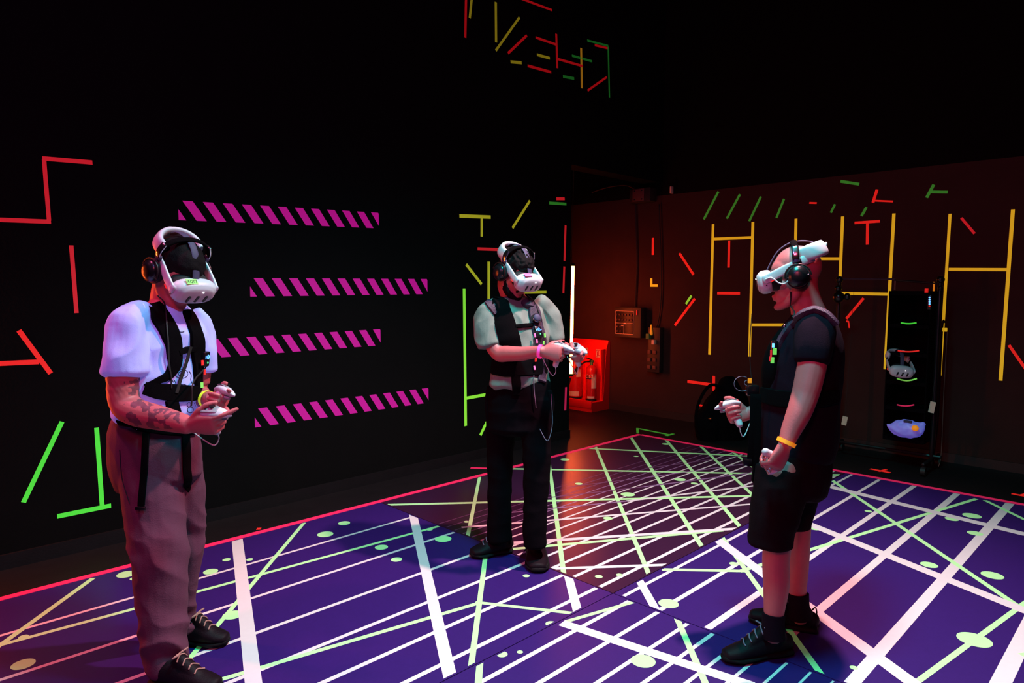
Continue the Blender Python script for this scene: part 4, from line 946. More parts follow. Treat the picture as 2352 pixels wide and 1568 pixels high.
def limb(mb, base, pts, ax, n=16, sub=4, cap=0.8):
    """pts: (px, py, depth offset, half width px[, ratio]) around a person standing at depth base"""
    rings = []
    for p in pts:
        dep = base + p[2]; r = p[3] * dep / F; rings.append((at(p[0], p[1], dep), r, r * (p[4] if len(p) > 4 else 1.0)))
    mb.loft(rings, ax, n, sub, cap)
CR = Vector((0.70711, -0.70711, 0)); CA = Vector((0.70711, 0.70711, 0)); UZ = Vector((0, 0, 1))
HCOL = 'VR headsets'
def cap_hair(h, parent, mat, amp, scl, low=-0.01, beard=False, vox=0.0045):
    m = MB(); R = h.R()
    m.ell(h.p(-0.014, 0, 0.040), 0.101, 0.081, 0.092, R, seg=28)
    m.ell(h.p(-0.052, 0, 0.0), 0.056, 0.068, 0.055, R, seg=20)
    m.ell(h.p(0.024, 0, 0.052), 0.070, 0.071, 0.070, R, seg=20)
    o, _ = bake('hair', m, mat, parent, vox, 1, lambda p: amp * (noise.noise(p * scl) + 0.3))
    if beard:
        m = MB()
        m.loft([(h.p(0.004, 0.064, -0.045), 0.014, 0.008), (h.p(0.030, 0.058, -0.088), 0.018, 0.012), (h.p(0.078, 0.028, -0.120), 0.018, 0.013), (h.p(0.094, 0, -0.128), 0.020, 0.014), (h.p(0.078, -0.028, -0.120), 0.018, 0.013), (h.p(0.030, -0.058, -0.088), 0.018, 0.012), (h.p(0.004, -0.064, -0.045), 0.014, 0.008)], h.u, 14, 4)
        m.loft([(h.p(0.088, 0.030, -0.078), 0.006, 0.005), (h.p(0.104, 0.014, -0.060), 0.007, 0.005), (h.p(0.107, 0, -0.057), 0.007, 0.005), (h.p(0.104, -0.014, -0.060), 0.007, 0.005), (h.p(0.088, -0.030, -0.078), 0.006, 0.005)], h.u, 10, 3)
        bake('beard', m, mat, parent, 0.004, 1, lambda p: 0.003 * noise.noise(p * 120))
    return o

# ================================================================== person in white shirt (left)
D = 2.72
b0 = on_floor(415, 1535); P1 = thing('person', 'man in white t-shirt and rust trousers at left, looking down at both controllers', 'person', (b0.x, b0.y, 0), 'players')
h1 = Hd(at(410, 622, D - 0.02), 0.67, -0.40, -0.60, 0.0)
sk = MB(); head_mesh(sk, h1); neck(sk, h1, at(383, 715, D + 0.03), 0.061, 0.068)
tx = (CR * 0.44 + CA * 0.90).normalized()          # across the shoulders
def R1(px, py, d, a, b): return (at(px, py, D + d), a, b)
sk.loft([R1(358, 1040, .02, .115, .06), R1(358, 960, .02, .115, .065), R1(365, 860, 0, .15, .10), R1(378, 770, .02, .17, .10), R1(384, 722, .03, .10, .07)], tx, 20, 3)
# right arm (near the camera)
limb(sk, D, [(300, 745, -.15, 34), (284, 850, -.17, 36), (287, 922, -.17, 34), (312, 946, -.19, 32), (360, 958, -.22, 29), (410, 970, -.27, 24), (432, 976, -.29, 21)], UZ, 18, 4)
Wr1 = at(436, 977, D - .295)
X1 = (CR * 0.98 - CA * 0.12 + UZ * 0.02).normalized()
Z1 = (-CA * 0.80 - UZ * 0.45)
hand(sk, Wr1, X1, Z1, 1, [(22, 14, 8), (48, 52, 30), (58, 62, 34), (62, 66, 34)], 1.04, (0.80, 0.45, -0.45, 0.95, 0.0, -0.45))
# left arm
limb(sk, D, [(455, 745, .14, 28), (458, 840, .17, 26), (455, 905, .17, 24), (468, 915, .08, 21), (480, 918, .0, 18), (486, 920, -.03, 17)], UZ, 16, 4)
Wl1 = at(486, 920, D - .04)
X1b = (CR * 0.86 - CA * 0.50 + UZ * 0.0).normalized(); Z1b = (CA * 0.70 + CR * 0.3 - UZ * 0.42)
hand(sk, Wl1, X1b, Z1b, -1, [(30, 18, 12), (62, 66, 34), (68, 70, 36), (72, 70, 36)], 0.98, (0.75, 0.55, -0.30, 0.95, -0.1, -0.35))
# legs under the trousers
limb(sk, D, [(352, 1070, -.02, 30), (368, 1280, -.08, 30), (382, 1430, -.10, 25), (390, 1535, -.12, 20)], CR, 14, 3)
limb(sk, D, [(400, 1070, .05, 32), (424, 1260, .12, 22), (417, 1390, .15, 17), (422, 1450, .15, 16)], CR, 14, 3)
body, skm = bake('body', sk, 'skin', P1, 0.0042, 5, extra_mats=('skin_tattooed',))
ta = at(350, 945, D - .2)
for p in body.data.polygons:
    c = Vector(p.center) + P1.location; dd = ray(0, 0)
    v = c - CAMP; z = v.dot(FW); px = CX + F * v.dot(RT) / z; py = CY - F * v.dot(UP) / z
    if 285 < px < 412 and 850 < py < 985:
        nz = noise.noise(c * 26) + 0.6 * noise.noise(c * 60)
        if nz > 0.12 - (0.25 if px > 340 and py > 915 else 0): p.material_index = 1
cap_hair(h1, P1, 'hair_dark', 0.004, 40)
# shirt
sh = MB()
sh.loft([R1(358, 949, 0, .170, .127), R1(358, 925, 0, .170, .130), R1(362, 880, .0, .168, .128), R1(370, 815, .01, .180, .126), R1(378, 765, .02, .192, .118), R1(383, 730, .03, .155, .095), R1(385, 708, .03, .088, .075)], tx, 26, 5, 0.35)
limb(sh, D, [(330, 722, -.08, 34), (296, 748, -.15, 44), (287, 798, -.17, 47, .95), (288, 853, -.17, 50, .9)], CR, 20, 5, 0.25)
limb(sh, D, [(438, 722, .10, 26), (462, 760, .14, 27), (470, 800, .15, 26), (470, 848, .16, 25)], CR, 16, 5, 0.25)
w1 = wrinkle(8, 0.0150, 0.8, 3.1)
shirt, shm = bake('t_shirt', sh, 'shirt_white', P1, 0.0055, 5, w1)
# trousers
tr = MB()
tr.loft([(at(354, 966, D), .166, .122), (at(354, 1010, D), .176, .132), (at(358, 1060, D), .178, .135), (at(366, 1105, D), .165, .125)], CR, 24, 4, 0.3)
limb(tr, D, [(335, 1040, -.03, 70, .8), (348, 1120, -.05, 67, .85), (357, 1190, -.06, 65, .9), (366, 1270, -.08, 63), (370, 1340, -.09, 57), (373, 1410, -.10, 53), (380, 1465, -.11, 52), (383, 1510, -.11, 47), (386, 1545, -.12, 39)], CR, 20, 4, 0.25)
limb(tr, D, [(405, 1040, .05, 52, .9), (418, 1120, .07, 50), (425, 1200, .10, 44), (427, 1270, .12, 38), (420, 1340, .13, 30), (415, 1395, .14, 31), (419, 1430, .14, 31), (424, 1450, .14, 29)], CR, 18, 4, 0.25)
def w2(p):
    z = p.z; k = 1.6 * math.exp(-((z - 0.14) / 0.13) ** 2) + 0.9 * math.exp(-((z - 0.48) / 0.10) ** 2) + 0.5
    return 0.0075 * k * (0.45 - abs(noise.noise(Vector((p.x * 8, p.y * 8, z * 11 + p.x * 5)))) * 1.8) 
trs, trm = bake('trousers', tr, 'trouser_tan', P1, 0.006, 4, w2)
bt = bvh_of(trm); bs = bvh_of(shm, trm)
m = ribbon([(268, 970, 20), (300, 976, 22), (340, 982, 22), (390, 990, 21), (430, 992, 19), (452, 988, 16)], bvh_of(trm, shm), 0.004, dep=D - .1); belt = build('belt', m, 'nylon_black', P1)
m = MB()
for px, py in ((313, 973), (323, 982), (345, 985), (352, 992), (316, 985)):
    p_, n_ = on_body(bvh_of(trm, shm), px, py, D); m.ell(p_ + n_ * 0.006, 0.0035, 0.0035, 0.0035, seg=10)
o = build('belt_studs', m, 'chrome', P1); o.parent = belt
m = MB()
p_, n_ = on_body(bs, 395, 982, D); m.box(p_ + n_ * 0.008, 0.028, 0.010, 0.008, frame_n(n_), bev=0.002); build('orange_tag', m, 'band_orange', P1)
# seam and pocket lines
m = ribbon([(275, 1025, 2), (280, 1100, 2), (300, 1160, 2)], bt, 0.002, dep=D); build('pocket_seam', m, 'ink_black', P1)
# shirt drawing
bsh = bvh_of(shm)
pr = MB()
def inkl(pts, w_=1.4):
    mm = ribbon([(a, b_, w_) for a, b_ in pts], bsh, 0.0009, 0.0006, 3, D); pr.add(mm.v, mm.f)
def inkc(cx, cy, rx, ry, w_=1.4): inkl([(cx + rx * math.cos(t * math.pi / 6), cy + ry * math.sin(t * math.pi / 6)) for t in range(13)], w_)
inkc(417, 858, 15, 11); inkc(417, 858, 8, 5.5); inkl([(398, 870), (405, 880), (402, 890)]); inkl([(432, 850), (441, 860), (436, 872), (442, 882)]); inkl([(425, 836), (436, 828), (432, 815)])
inkc(434, 929, 5, 5); inkc(437, 941, 7, 7); inkl([(445, 922), (449, 935)])
inkl([(385, 880), (393, 868), (400, 880)]); inkl([(408, 885), (420, 880), (430, 886)]); inkl([(412, 762), (418, 763), (424, 761)], 2.0)
build('shirt_print', pr, 'ink_black', P1)
# shoes
sh_b = on_floor(392, 1572); toe_b = on_floor(506, 1592)
shoe('shoe', P1, on_floor(352, 1574), on_floor(505, 1592), at(388, 1540, D - .13), 'lace_tan')
shoe('shoe', P1, on_floor(408, 1478), on_floor(522, 1484), at(428, 1438, D + .14), 'lace_tan')
band('wristband', P1, at(476, 917, D + .02), (X1b), 0.036, 0.034, 'band_yellow', 0.014, Z1b)
# headset, headphones, controllers
o = place('hs', h1.mat(), 'white headset with a green sticker on the man in the white shirt', 'headset', HCOL)
m = MB(); q = lambda a, b_, c: h1.p(a, b_, c)
g = q(0.128, -0.030, 0.0445); Rr = h1.R()
m.box(g, 0.022, 0.046, 0.0016, Rr @ Matrix.Rotation(0.35, 3, 'Y'))
st = build('name_sticker', m, 'label_green', o, False, local=False)
st.data.transform(Matrix.Translation(o.location)); st.data.transform(o.matrix_world.inverted())
f_ = bpy.data.curves.new('txt', 'FONT'); f_.body = 'AQ07'; f_.size = 0.0165; f_.align_x = 'CENTER'; f_.extrude = 0.0003; f_.offset = 0.0002
to = bpy.data.objects.new('tmp', f_); COL.objects.link(to)
nx = Vector((0.343, 0, 0.94)); ux = Vector((-0.94, 0, 0.343))
to.matrix_world = Matrix.Translation(Vector((0.128, -0.030, 0.0445)) + nx * 0.001 - ux * 0.006) @ Matrix((Vector((0, 1, 0)), ux, nx)).transposed().to_4x4()
dg = bpy.context.evaluated_depsgraph_get(); dg.update(); me = bpy.data.meshes.new_from_object(to.evaluated_get(dg)); me.transform(to.matrix_world); bpy.data.objects.remove(to)
me.materials.clear(); me.materials.append(MATS['ink_black']); me.name = 'lettering'; link(bpy.data.objects.new('lettering', me), st)
place('hp', h1.mat(), 'black headphones on the man in the white shirt', 'headphones', 'headphones worn over the headsets')
controller(Wr1, X1, Z1, 1, 'white controller in the near hand of the man in the white shirt')
controller(Wl1, X1b, Z1b, -1, 'white controller in the far hand of the man in the white shirt')
# harness
V1 = thing('harness', 'black strapped harness over the white t-shirt', 'harness', (b0.x, b0.y, 0.9), 'body harnesses')
bb = bvh_of(shm, trm)
build('shoulder_strap', ribbon([(345, 698, 42), (366, 722, 46), (386, 755, 42), (400, 795, 40), (404, 835, 32), (385, 864, 20), (352, 878, 12), (330, 888, 10)], bb, 0.014, dep=D - .1), 'nylon_black', V1)
build('shoulder_strap', ribbon([(428, 712, 26), (440, 735, 36), (452, 780, 42), (455, 830, 38), (454, 872, 30), (452, 925, 22)], bb, 0.014, dep=D - .05), 'nylon_black', V1)
build('waist_band', ribbon([(328, 890, 28), (360, 898, 36), (400, 902, 40), (440, 903, 36), (462, 900, 26)], bb, 0.016, dep=D - .1), 'nylon_black', V1)
build('chest_strap', ribbon([(404, 812, 12), (428, 802, 14), (446, 800, 12)], bb, 0.016, dep=D - .1), 'nylon_black', V1)
build('lower_strap', ribbon([(392, 915, 30), (398, 945, 32), (404, 972, 26)], bb, 0.014, dep=D - .1), 'nylon_black', V1)
build('hip_belt', ribbon([(285, 950, 10), (300, 968, 12), (335, 985, 14), (400, 992, 14), (452, 992, 12)], bb, 0.012, dep=D - .1), 'nylon_black', V1)
for pts, wd in (([(337, 985), (334, 1060), (329, 1120), (325, 1166)], 15), ([(424, 985), (428, 1050), (427, 1110), (423, 1128)], 19)):
    build('hanging_strap', ribbon([(a, b_, wd) for a, b_ in pts], bt, 0.005, 0.006, dep=D - .15), 'nylon_black', V1)
m = MB(); p_, n_ = on_body(bt, 325, 1166, D); m.box(p_ + n_ * 0.010, 0.036, 0.012, 0.012, frame_n(n_), bev=0.002); build('strap_end', m, 'plastic_black', V1)
for pts in ([(374, 664), (378, 720), (383, 780), (385, 850), (389, 895)], [(433, 790), (420, 830), (408, 870), (398, 905)], [(466, 830), (465, 900), (464, 935)]):
    w_ = 3 if pts[0][0] != 433 else 8
    build('cable', ribbon([(a, b_, w_) for a, b_ in pts], bb, 0.004, 0.016, dep=D - .16), 'rubber_black', V1)
q, Rn = chest_unit(V1, bb, 462, 823, D - .1)
for (px, py, hh, mt) in ((452, 833, 12, 'tape_red'), (456, 853, 12, 'tape_red'), (464, 884, 12, 'label_green')):
    p_, n_ = on_body(bb, px, py, D - .1); m = MB(); m.box(p_ + n_ * 0.026, 0.010, hh * D / F, 0.004, frame_n(n_)); build('cable_tag', m, mt, V1, False)

# ================================================================== person in grey shirt (middle)
D = 3.75
b0 = on_floor(1180, 1290); P2 = thing('person', 'bearded man in a grey t-shirt and black trousers standing in the middle, hands together', 'person', (b0.x, b0.y, 0), 'players')
h2 = Hd(at(1183, 624, D - .03), 0.62, -0.66, -0.46, 0.0)
tx = (CR * 0.84 + CA * 0.54).normalized()
sk = MB(); head_mesh(sk, h2); neck(sk, h2, at(1184, 692, D + .03), 0.060, 0.066)
def R2(px, py, d, a, b): return (at(px, py, D + d), a, b)
sk.loft([R2(1194, 950, 0, .14, .10), R2(1195, 880, 0, .13, .095), R2(1194, 800, 0, .14, .095), R2(1190, 730, .02, .16, .095), R2(1187, 700, .03, .09, .065)], tx, 18, 3)
limb(sk, D, [(1124, 715, -.07, 20), (1130, 780, -.10, 20), (1146, 810, -.13, 19.5), (1165, 812, -.16, 18.5), (1200, 812, -.22, 16.5), (1235, 807, -.28, 13.5), (1245, 806, -.30, 12.5)], UZ, 16, 4)
Wr2 = at(1247, 807, D - .30); X2 = (CR * 0.93 - CA * 0.33 - UZ * 0.10).normalized(); Z2 = (-CA * 0.62 + UZ * 0.10 - CR * .2) 
hand(sk, Wr2, X2, Z2, 1, [(38, 42, 20), (66, 72, 36), (70, 74, 36), (72, 74, 36)], 1.02, (0.85, 0.30, -0.40, 0.9, -0.15, -0.45))
limb(sk, D, [(1255, 710, .09, 18), (1272, 765, .10, 17), (1285, 795, .06, 17), (1298, 800, -.04, 14.5), (1308, 802, -.14, 12.5), (1312, 802, -.17, 12)], UZ, 14, 4)
Wl2 = at(1312, 802, D - .175); X2b = (CR * 0.62 - CA * 0.78 - UZ * 0.10).normalized(); Z2b = (CR * 0.62 + CA * 0.45 + UZ * 0.40)
hand(sk, Wl2, X2b, Z2b, -1, [(30, 22, 12), (58, 66, 34), (64, 70, 36), (68, 70, 36)], 1.0, (0.70, 0.30, -0.65, 0.9, -0.2, -0.5))
limb(sk, D, [(1160, 900, .04, 28), (1150, 1080, .06, 22), (1146, 1225, .08, 15)], CR, 14, 3)
limb(sk, D, [(1225, 900, -.04, 28), (1230, 1080, -.07, 22), (1230, 1240, -.09, 15)], CR, 14, 3)
body, skm = bake('body', sk, 'skin', P2, 0.0045, 4)
cap_hair(h2, P2, 'hair_dark', 0.009, 62, beard=True)
sh = MB()
sh.loft([R2(1194, 884, 0, .175, .125), R2(1195, 850, 0, .165, .122), R2(1194, 800, 0, .168, .122), R2(1190, 750, .01, .182, .118), R2(1187, 715, .02, .165, .10), R2(1186, 690, .03, .085, .07)], tx, 24, 5, 0.35)
limb(sh, D, [(1145, 700, -.04, 20), (1122, 722, -.07, 27), (1118, 760, -.09, 30), (1126, 795, -.11, 30, .9)], CR, 18, 5, 0.25)
limb(sh, D, [(1232, 692, .07, 20), (1257, 715, .09, 23), (1267, 750, .10, 25), (1275, 783, .09, 23)], CR, 16, 5, 0.25)
shirt, shm = bake('t_shirt', sh, 'shirt_sage', P2, 0.006, 4, wrinkle(9, 0.0150, 0.8, 1.7))
tr = MB()
tr.loft([(at(1194, 878, D), .168, .12), (at(1194, 930, D), .176, .125), (at(1194, 985, D), .172, .125)], CR, 22, 4, 0.3)
limb(tr, D, [(1155, 920, .03, 38, .9), (1150, 1000, .05, 33), (1148, 1080, .06, 29), (1147, 1150, .07, 27), (1147, 1205, .08, 28), (1148, 1240, .08, 29)], CR, 18, 4, 0.2)
limb(tr, D, [(1228, 920, -.03, 38, .9), (1232, 1000, -.05, 34), (1233, 1080, -.07, 31), (1230, 1150, -.08, 28), (1228, 1215, -.09, 27), (1228, 1252, -.09, 27)], CR, 18, 4, 0.2)
trs, trm = bake('trousers', tr, 'trouser_black', P2, 0.0065, 4, wrinkle(6, 0.006, 1.8, 5.0))
m = MB(); limb(m, D, [(1124, 980, .0, 5), (1122, 925, 0, 9), (1124, 890, 0, 6)], CR, 10, 3); build('pocket_flap', m, 'trouser_black', P2); m = MB(); limb(m, D, [(1262, 900, -.05, 7), (1266, 930, -.05, 8), (1262, 960, -.05, 4)], CR, 10, 3); build('pocket_flap', m, 'trouser_black', P2)
shoe('boot', P2, on_floor(1172, 1268), on_floor(1083, 1283), at(1150, 1222, D + .08), 'lace_grey', 1.2)
shoe('boot', P2, on_floor(1229, 1262), on_floor(1236, 1320), at(1229, 1238, D - .08), 'lace_grey', 1.35)
band('wristband', P2, at(1241, 807, D - .285), X2, 0.036, 0.034, 'band_pink', 0.016, Z2)
o = place('hs', h2.mat(), 'white headset with a pink sticker on the bearded man in grey', 'headset', HCOL)
m = MB(); m.box(h2.p(0.130, -0.035, 0.0445), 0.024, 0.050, 0.0016, h2.R() @ Matrix.Rotation(0.25, 3, 'Y'))
st = build('name_sticker', m, 'label_pink', o, False, local=False); st.data.transform(Matrix.Translation(o.location)); st.data.transform(o.matrix_world.inverted())
place('hp', h2.mat(), 'black headphones on the bearded man in grey', 'headphones', 'headphones worn over the headsets')
controller(Wr2, X2, Z2, 1, 'white controller in the right hand of the bearded man, with the pink wristband')
controller(Wl2, X2b, Z2b, -1, 'white controller in the left hand of the bearded man')
V2 = thing('harness', 'black and purple leather harness over the grey t-shirt', 'harness', (b0.x, b0.y, 0.95), 'body harnesses')
bb = bvh_of(shm, trm); bt = bvh_of(trm)
build('leather_strap', ribbon([(1212, 668, 22), (1222, 690, 27), (1229, 725, 32), (1237, 765, 36), (1243, 810, 34), (1244, 845, 30), (1242, 880, 20)], bb, 0.016, dep=D - .1), 'leather_purple', V2)
build('shoulder_strap', ribbon([(1150, 686, 34), (1146, 705, 46), (1158, 735, 48), (1170, 775, 50), (1175, 820, 54)], bb, 0.014, dep=D - .1), 'nylon_black', V2)
build('shoulder_patch', ribbon([(1118, 690, 14), (1128, 702, 22), (1138, 722, 14)], bb, 0.012, dep=D - .1), 'leather_purple', V2)
build('waist_band', ribbon([(1128, 838, 40), (1160, 842, 46), (1200, 842, 44), (1235, 840, 44), (1262, 838, 38)], bb, 0.016, dep=D - .1), 'nylon_black', V2)
build('chest_strap', ribbon([(1180, 750, 8), (1205, 748, 9), (1225, 746, 8)], bb, 0.016, dep=D - .1), 'nylon_black', V2)
build('hanging_strap', ribbon([(1183, 850, 20), (1186, 880, 22), (1186, 910, 16)], bb, 0.014, dep=D - .1), 'nylon_black', V2)
m = MB(); p_, n_ = on_body(bb, 1228, 734, D - .1); Rn = frame_n(n_)
m.cyl(p_ + n_ * 0.014, p_ + n_ * 0.034, 0.028, 0.026, 28); kb = build('speaker_dome', m, 'plastic_black', V2)
m = MB(); m.ell(p_ + n_ * 0.034, 0.021, 0.021, 0.010, Rn); o2 = build('dome_cap', m, 'strap_violet', V2); o2.parent = kb
m = MB(); m.tube([p_ + n_ * 0.035 + Rn @ Vector((0.024 * math.cos(a), 0.024 * math.sin(a), 0)) for a in [k * math.pi / 8 for k in range(17)]], 0.0016, 6, 1); o2 = build('dome_rim', m, 'chrome', V2); o2.parent = kb
q, Rn = chest_unit(V2, bb, 1232, 765, D - .1)
for (px, py, hh, mt) in ((1223, 773, 9, 'label_pink'), (1243, 771, 9, 'label_green'), (1227, 785, 9, 'label_pink'), (1239, 786, 8, 'label_green'), (1222, 847, 9, 'label_pink'), (1224, 824, 8, 'tape_red')):
    p_, n_ = on_body(bb, px, py, D - .1); m = MB(); m.box(p_ + n_ * 0.026, 0.009, hh * D / F, 0.005, frame_n(n_)); build('cable_tag', m, mt, V2, False)
build('cable', ribbon([(1210, 672, 2.4), (1225, 705, 2.4), (1240, 740, 2.4)], bb, 0.004, 0.018, dep=D - .1), 'rubber_black', V2)
build('cable', ribbon([(1223, 850, 1.6), (1225, 900, 1.6), (1231, 940, 1.6)], bb, 0.003, 0.010, dep=D - .1), 'lace_grey', V2)
m = MB(); m.tube([at(1266, 905, D - .2), at(1269, 970, D - .22), at(1262, 1005, D - .24), at(1254, 1010, D - .24), at(1240, 985, D - .22)], 0.002, 6, 5); build('cable', m, 'lace_grey', V2)

# ================================================================== person in shorts (right)
D = 2.87
b0 = on_floor(1790, 1480); P3 = thing('person', 'bald man in black t-shirt and dark shorts at right, seen from his left side', 'person', (b0.x, b0.y, 0), 'players')
h3 = Hd(at(1827, 633, D + .0), -0.94, 0.34, -0.17, 0.0)
sk = MB(); head_mesh(sk, h3); neck(sk, h3, at(1858, 722, D), 0.062, 0.070)
tx = (CR * 0.30 + CA * 0.95).normalized()
def R3(px, py, d, a, b): return (at(px, py, D + d), a, b)
sk.loft([R3(1825, 1080, 0, .15, .12), R3(1832, 1000, 0, .15, .12), R3(1836, 900, 0, .15, .12), R3(1848, 800, 0, .17, .11), R3(1860, 740, 0, .11, .07)], tx, 20, 3)
limb(sk, D, [(1872, 745, -.18, 32), (1866, 830, -.22, 32), (1856, 880, -.23, 31), (1848, 910, -.235, 29.5), (1834, 950, -.25, 27), (1816, 990, -.26, 22), (1807, 1014, -.27, 18)], CR, 18, 4)
Wl3 = at(1803, 1022, D - .27); X3 = (-UZ * 0.90 - CR * 0.42 - CA * 0.05).normalized(); Z3 = (-CA * 0.86 + CR * 0.42)
hand(sk, Wl3, X3, Z3, 1, [(48, 62, 34), (58, 70, 38), (62, 74, 40), (62, 76, 40)], 1.04, (0.85, 0.15, -0.50, 0.9, -0.25, -0.5))
limb(sk, D, [(1862, 745, .18, 30), (1850, 850, .21, 29), (1826, 915, .20, 27), (1790, 930, .17, 23), (1750, 942, .13, 18), (1722, 948, .10, 15.5)], UZ, 16, 4)
Wr3 = at(1718, 950, D + .10); X3b = (-CR * 0.97 - UZ * 0.06 - CA * .1).normalized(); Z3b = (CA * 0.80 - UZ * 0.50)
hand(sk, Wr3, X3b, Z3b, 1, [(36, 30, 16), (62, 70, 36), (66, 72, 36), (68, 72, 36)], 1.02, (0.80, 0.45, -0.30, 0.95, -0.05, -0.35))
limb(sk, D, [(1790, 1080, -.08, 50), (1786, 1230, -.10, 33), (1782, 1290, -.10, 30), (1783, 1340, -.10, 29), (1778, 1400, -.11, 23), (1776, 1440, -.11, 19), (1776, 1462, -.11, 19)], CR, 18, 4)
limb(sk, D, [(1838, 1080, .08, 45), (1836, 1190, .10, 28), (1836, 1240, .10, 24), (1834, 1300, .11, 22.5), (1832, 1350, .11, 20), (1834, 1400, .11, 17), (1838, 1420, .11, 17)], CR, 18, 4)
body, skm = bake('body', sk, 'skin', P3, 0.0042, 4)
sh = MB()
sh.loft([R3(1826, 1045, 0, .165, .150), R3(1832, 990, 0, .165, .160), R3(1838, 920, 0, .165, .158), R3(1846, 850, 0, .172, .152), R3(1856, 790, 0, .182, .138), R3(1862, 748, 0, .165, .105), R3(1862, 722, 0, .092, .075)], tx, 26, 5, 0.35)
limb(sh, D, [(1872, 732, -.13, 36), (1872, 760, -.18, 44), (1866, 800, -.21, 42), (1863, 830, -.22, 38)], CR, 20, 5, 0.25)
limb(sh, D, [(1866, 738, .13, 34), (1862, 770, .18, 40), (1850, 830, .21, 38)], CR, 16, 4, 0.25)
shirt, shm = bake('t_shirt', sh, 'shirt_black', P3, 0.006, 4, wrinkle(8, 0.006, 0.6, 2.2))
tr = MB()
tr.loft([(at(1822, 1035, D), .16, .145), (at(1818, 1080, D), .165, .155), (at(1812, 1120, D), .16, .15)], tx, 24, 4, 0.3)
limb(tr, D, [(1800, 1080, -.08, 62, .8), (1788, 1140, -.09, 60, .85), (1778, 1190, -.10, 54), (1772, 1222, -.10, 50), (1770, 1250, -.10, 50)], CR, 20, 4, 0.15)
limb(tr, D, [(1838, 1080, .08, 50, .9), (1836, 1140, .10, 42), (1832, 1180, .10, 34), (1834, 1212, .10, 27)], CR, 18, 4, 0.15)
trs, trm = bake('shorts', tr, 'shorts_dark', P3, 0.0065, 4, wrinkle(7, 0.007, 1.4, 7.7))
for pts in ([(1777, 1408, -.11, 25), (1776, 1435, -.11, 25), (1776, 1464, -.11, 26)], [(1833, 1362, .11, 23.5), (1835, 1390, .11, 23), (1839, 1420, .11, 24)]):
    m = MB(); limb(m, D, pts, CR, 20, 3, 0.05); build('sock', m, 'shirt_black', P3)
shoe('shoe', P3, on_floor(1812, 1502), on_floor(1662, 1524), at(1780, 1458, D - .11), 'lace_grey')
shoe('shoe', P3, on_floor(1874, 1455), on_floor(1722, 1428), at(1842, 1405, D + .11), 'lace_grey')
m = MB(); c = at(1868, 1395, D + .12); m.tube([c + CR * -.012 + UZ * -.02, c + CR * 0.008 + UZ * 0.0, c + CR * 0.016 + UZ * -0.02, c + CR * 0.012 + UZ * -.04, c + CR * -0.006 + UZ * -.045], 0.003, 6, 4); build('heel_loop', m, 'shoe_black', P3)
band('wristband', P3, at(1806, 1015, D - .27), X3, 0.037, 0.032, 'band_orange', 0.016, Z3)
m = MB(); q_ = Wl3 + X3 * 0.118 - (Z3.normalized().cross(X3)) * 0.018; band('finger_ring', P3, Wl3 + X3 * 0.108 - Z3.normalized().cross(X3) * 0.010 - Z3.normalized() * 0.010, X3 - Z3.normalized(), 0.0105, 0.0105, 'chrome', 0.004)
place('hs', h3.mat(), 'white headset on the bald man in shorts, white cable looping at its side', 'headset', HCOL)
place('hp', h3.mat(), 'black headphones over the ears of the bald man in shorts', 'headphones', 'headphones worn over the headsets')
controller(Wl3, X3, Z3, 1, 'white controller in the lowered hand of the bald man, orange wristband above', 0.82)
controller(Wr3, X3b, Z3b, 1, 'white controller in the raised far hand of the bald man')
V3 = thing('harness', 'black harness over the black t-shirt with dangling front straps', 'harness', (b0.x, b0.y, 0.9), 'body harnesses')
bb = bvh_of(shm, trm); bt = bvh_of(trm)
build('shoulder_strap', ribbon([(1786, 806, 12), (1798, 778, 13), (1820, 748, 14), (1846, 722, 15), (1872, 713, 15), (1898, 724, 14), (1918, 748, 13)], bb, 0.020, dep=D), 'leather_purple', V3)
build('waist_band', ribbon([(1748, 905, 34), (1790, 915, 38), (1840, 918, 38), (1890, 915, 36), (1925, 908, 30)], bb, 0.014, dep=D - .1), 'nylon_black', V3)
m = MB(); m.loft([(at(1778, 905, D), .055, .045), (at(1776, 850, D), .08, .048), (at(1786, 800, D), .07, .04), (at(1800, 765, D), .04, .025)], tx, 18, 3, .5); build('front_pack', m, 'nylon_black', V3)
bb2 = bvh_of(shm, trm)
m = MB(); m.box(at(1779, 796, D - .075), 0.020, 0.034, 0.050, Matrix.Rotation(math.radians(-45), 3, 'Z'), bev=.004); build('receiver_box', m, 'plastic_black', V3)
for (px, py, w_, h_, mt) in ((1779.5, 807, 8, 14, 'label_green'), (1774, 827, 7, 13, 'label_green'), (1771, 812, 3, 16, 'tape_red_dim'), (1776, 793, 4, 9, 'led_blue'), (1769, 824, 3, 10, 'tape_red_dim')):
    m = MB(); m.box(at(px, py, D - .108), w_ * D / F, 0.006, h_ * D / F, Matrix.Rotation(math.radians(-45), 3, 'Z')); build('cable_tag', m, mt, V3, False)
m = MB(); m.ell(at(1802, 748, D - .14), 0.006, 0.006, 0.006); build('buckle', m, 'chrome', V3)
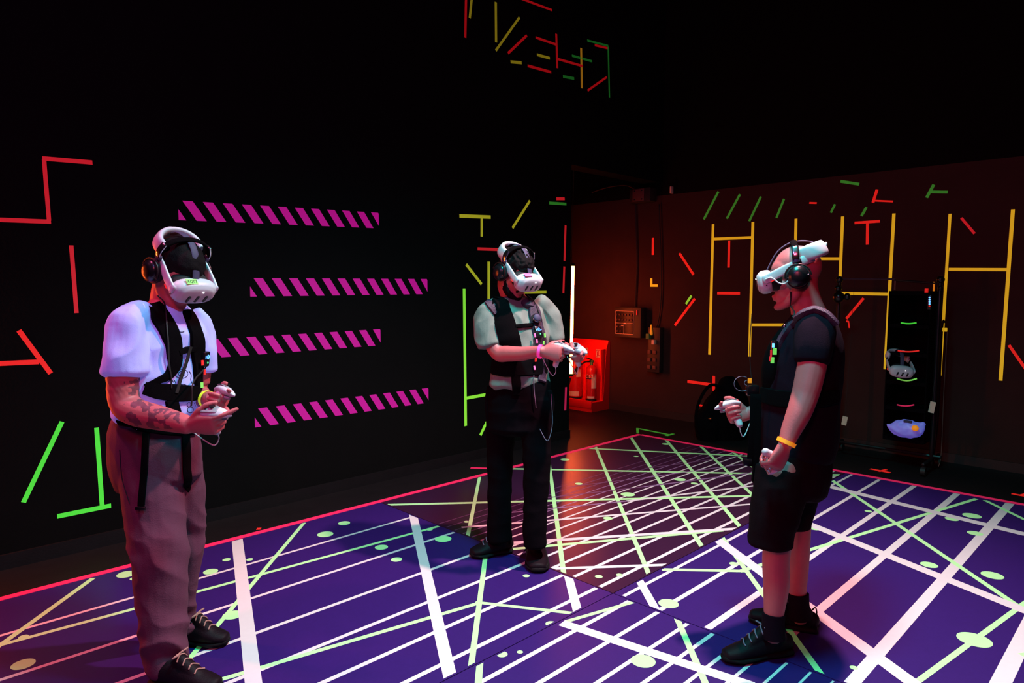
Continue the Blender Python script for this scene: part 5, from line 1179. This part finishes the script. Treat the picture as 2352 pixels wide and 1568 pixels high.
for x0, x1, y0, y1, wd in ((1731, 1722, 905, 1070, 0.028), (1742, 1735, 905, 1105, 0.026)):
    m = MB(); m.loft([(at(x0, y0, D - .05), wd / 2, .002), (at((x0 + x1) / 2 + 2, (y0 + y1) / 2, D - .06), wd / 2, .002), (at(x1, y1, D - .05), wd / 2, .002)], CR, 12, 5, .3, sq=.6); build('hanging_strap', m, 'nylon_black', V3)
m = MB(); m.box(at(1716, 1060, D - .05), 0.035, 0.02, 0.028, Matrix.Rotation(math.radians(-45), 3, 'Z'), bev=.004); build('strap_end', m, 'plastic_black', V3)
m = MB(); m.box(at(1728, 896, D), 0.05, 0.03, 0.045, Matrix.Rotation(math.radians(-45), 3, 'Z'), bev=.006); build('side_box', m, 'plastic_black', V3)
m = MB(); m.tube([at(1722 + 19 * math.cos(a) - 17, 881 + 17 * math.sin(a), D) for a in [math.radians(x) for x in range(-60, -330, -30)]], 0.0014, 6, 3); build('coiled_cable', m, 'lace_grey', V3)
m = MB(); m.tube([at(1716 + 6 * math.cos(a), 879 + 6 * math.sin(a), D) for a in [math.radians(x) for x in range(-90, -300, -30)]], 0.0014, 6, 3); build('coiled_cable', m, 'lace_grey', V3)
m = MB(); m.box(at(1722, 874, D), 0.014, 0.008, 0.020, Matrix.Rotation(math.radians(-45), 3, 'Z')); build('orange_tag', m, 'band_orange', V3, False)
build('cable', ribbon([(1819, 668, 2.4), (1817, 690, 2.4), (1812, 705, 2.4), (1800, 725, 2.4)], bvh_of(skm, shm), 0.004, 0.004, dep=D - .1), 'rubber_black', V3)
m = MB(); m.tube([at(1727, 720, D), at(1724, 760, D), at(1722, 800, D), at(1724, 850, D), at(1730, 890, D)], 0.0018, 6, 4); build('cable', m, 'rubber_black', V3)
# the spare headset on the organiser shelf
o = STOCK['hs'].pop(); hq = Hd(RK(2072, 852, -0.26), -0.25, -0.97, -0.15, -0.10); o.matrix_world = hq.mat() @ Matrix.Translation(Vector((-0.13, 0.0, 0.0)))
tag(o, 'spare white headset lying on a shelf of the hanging organiser', 'headset', HCOL)
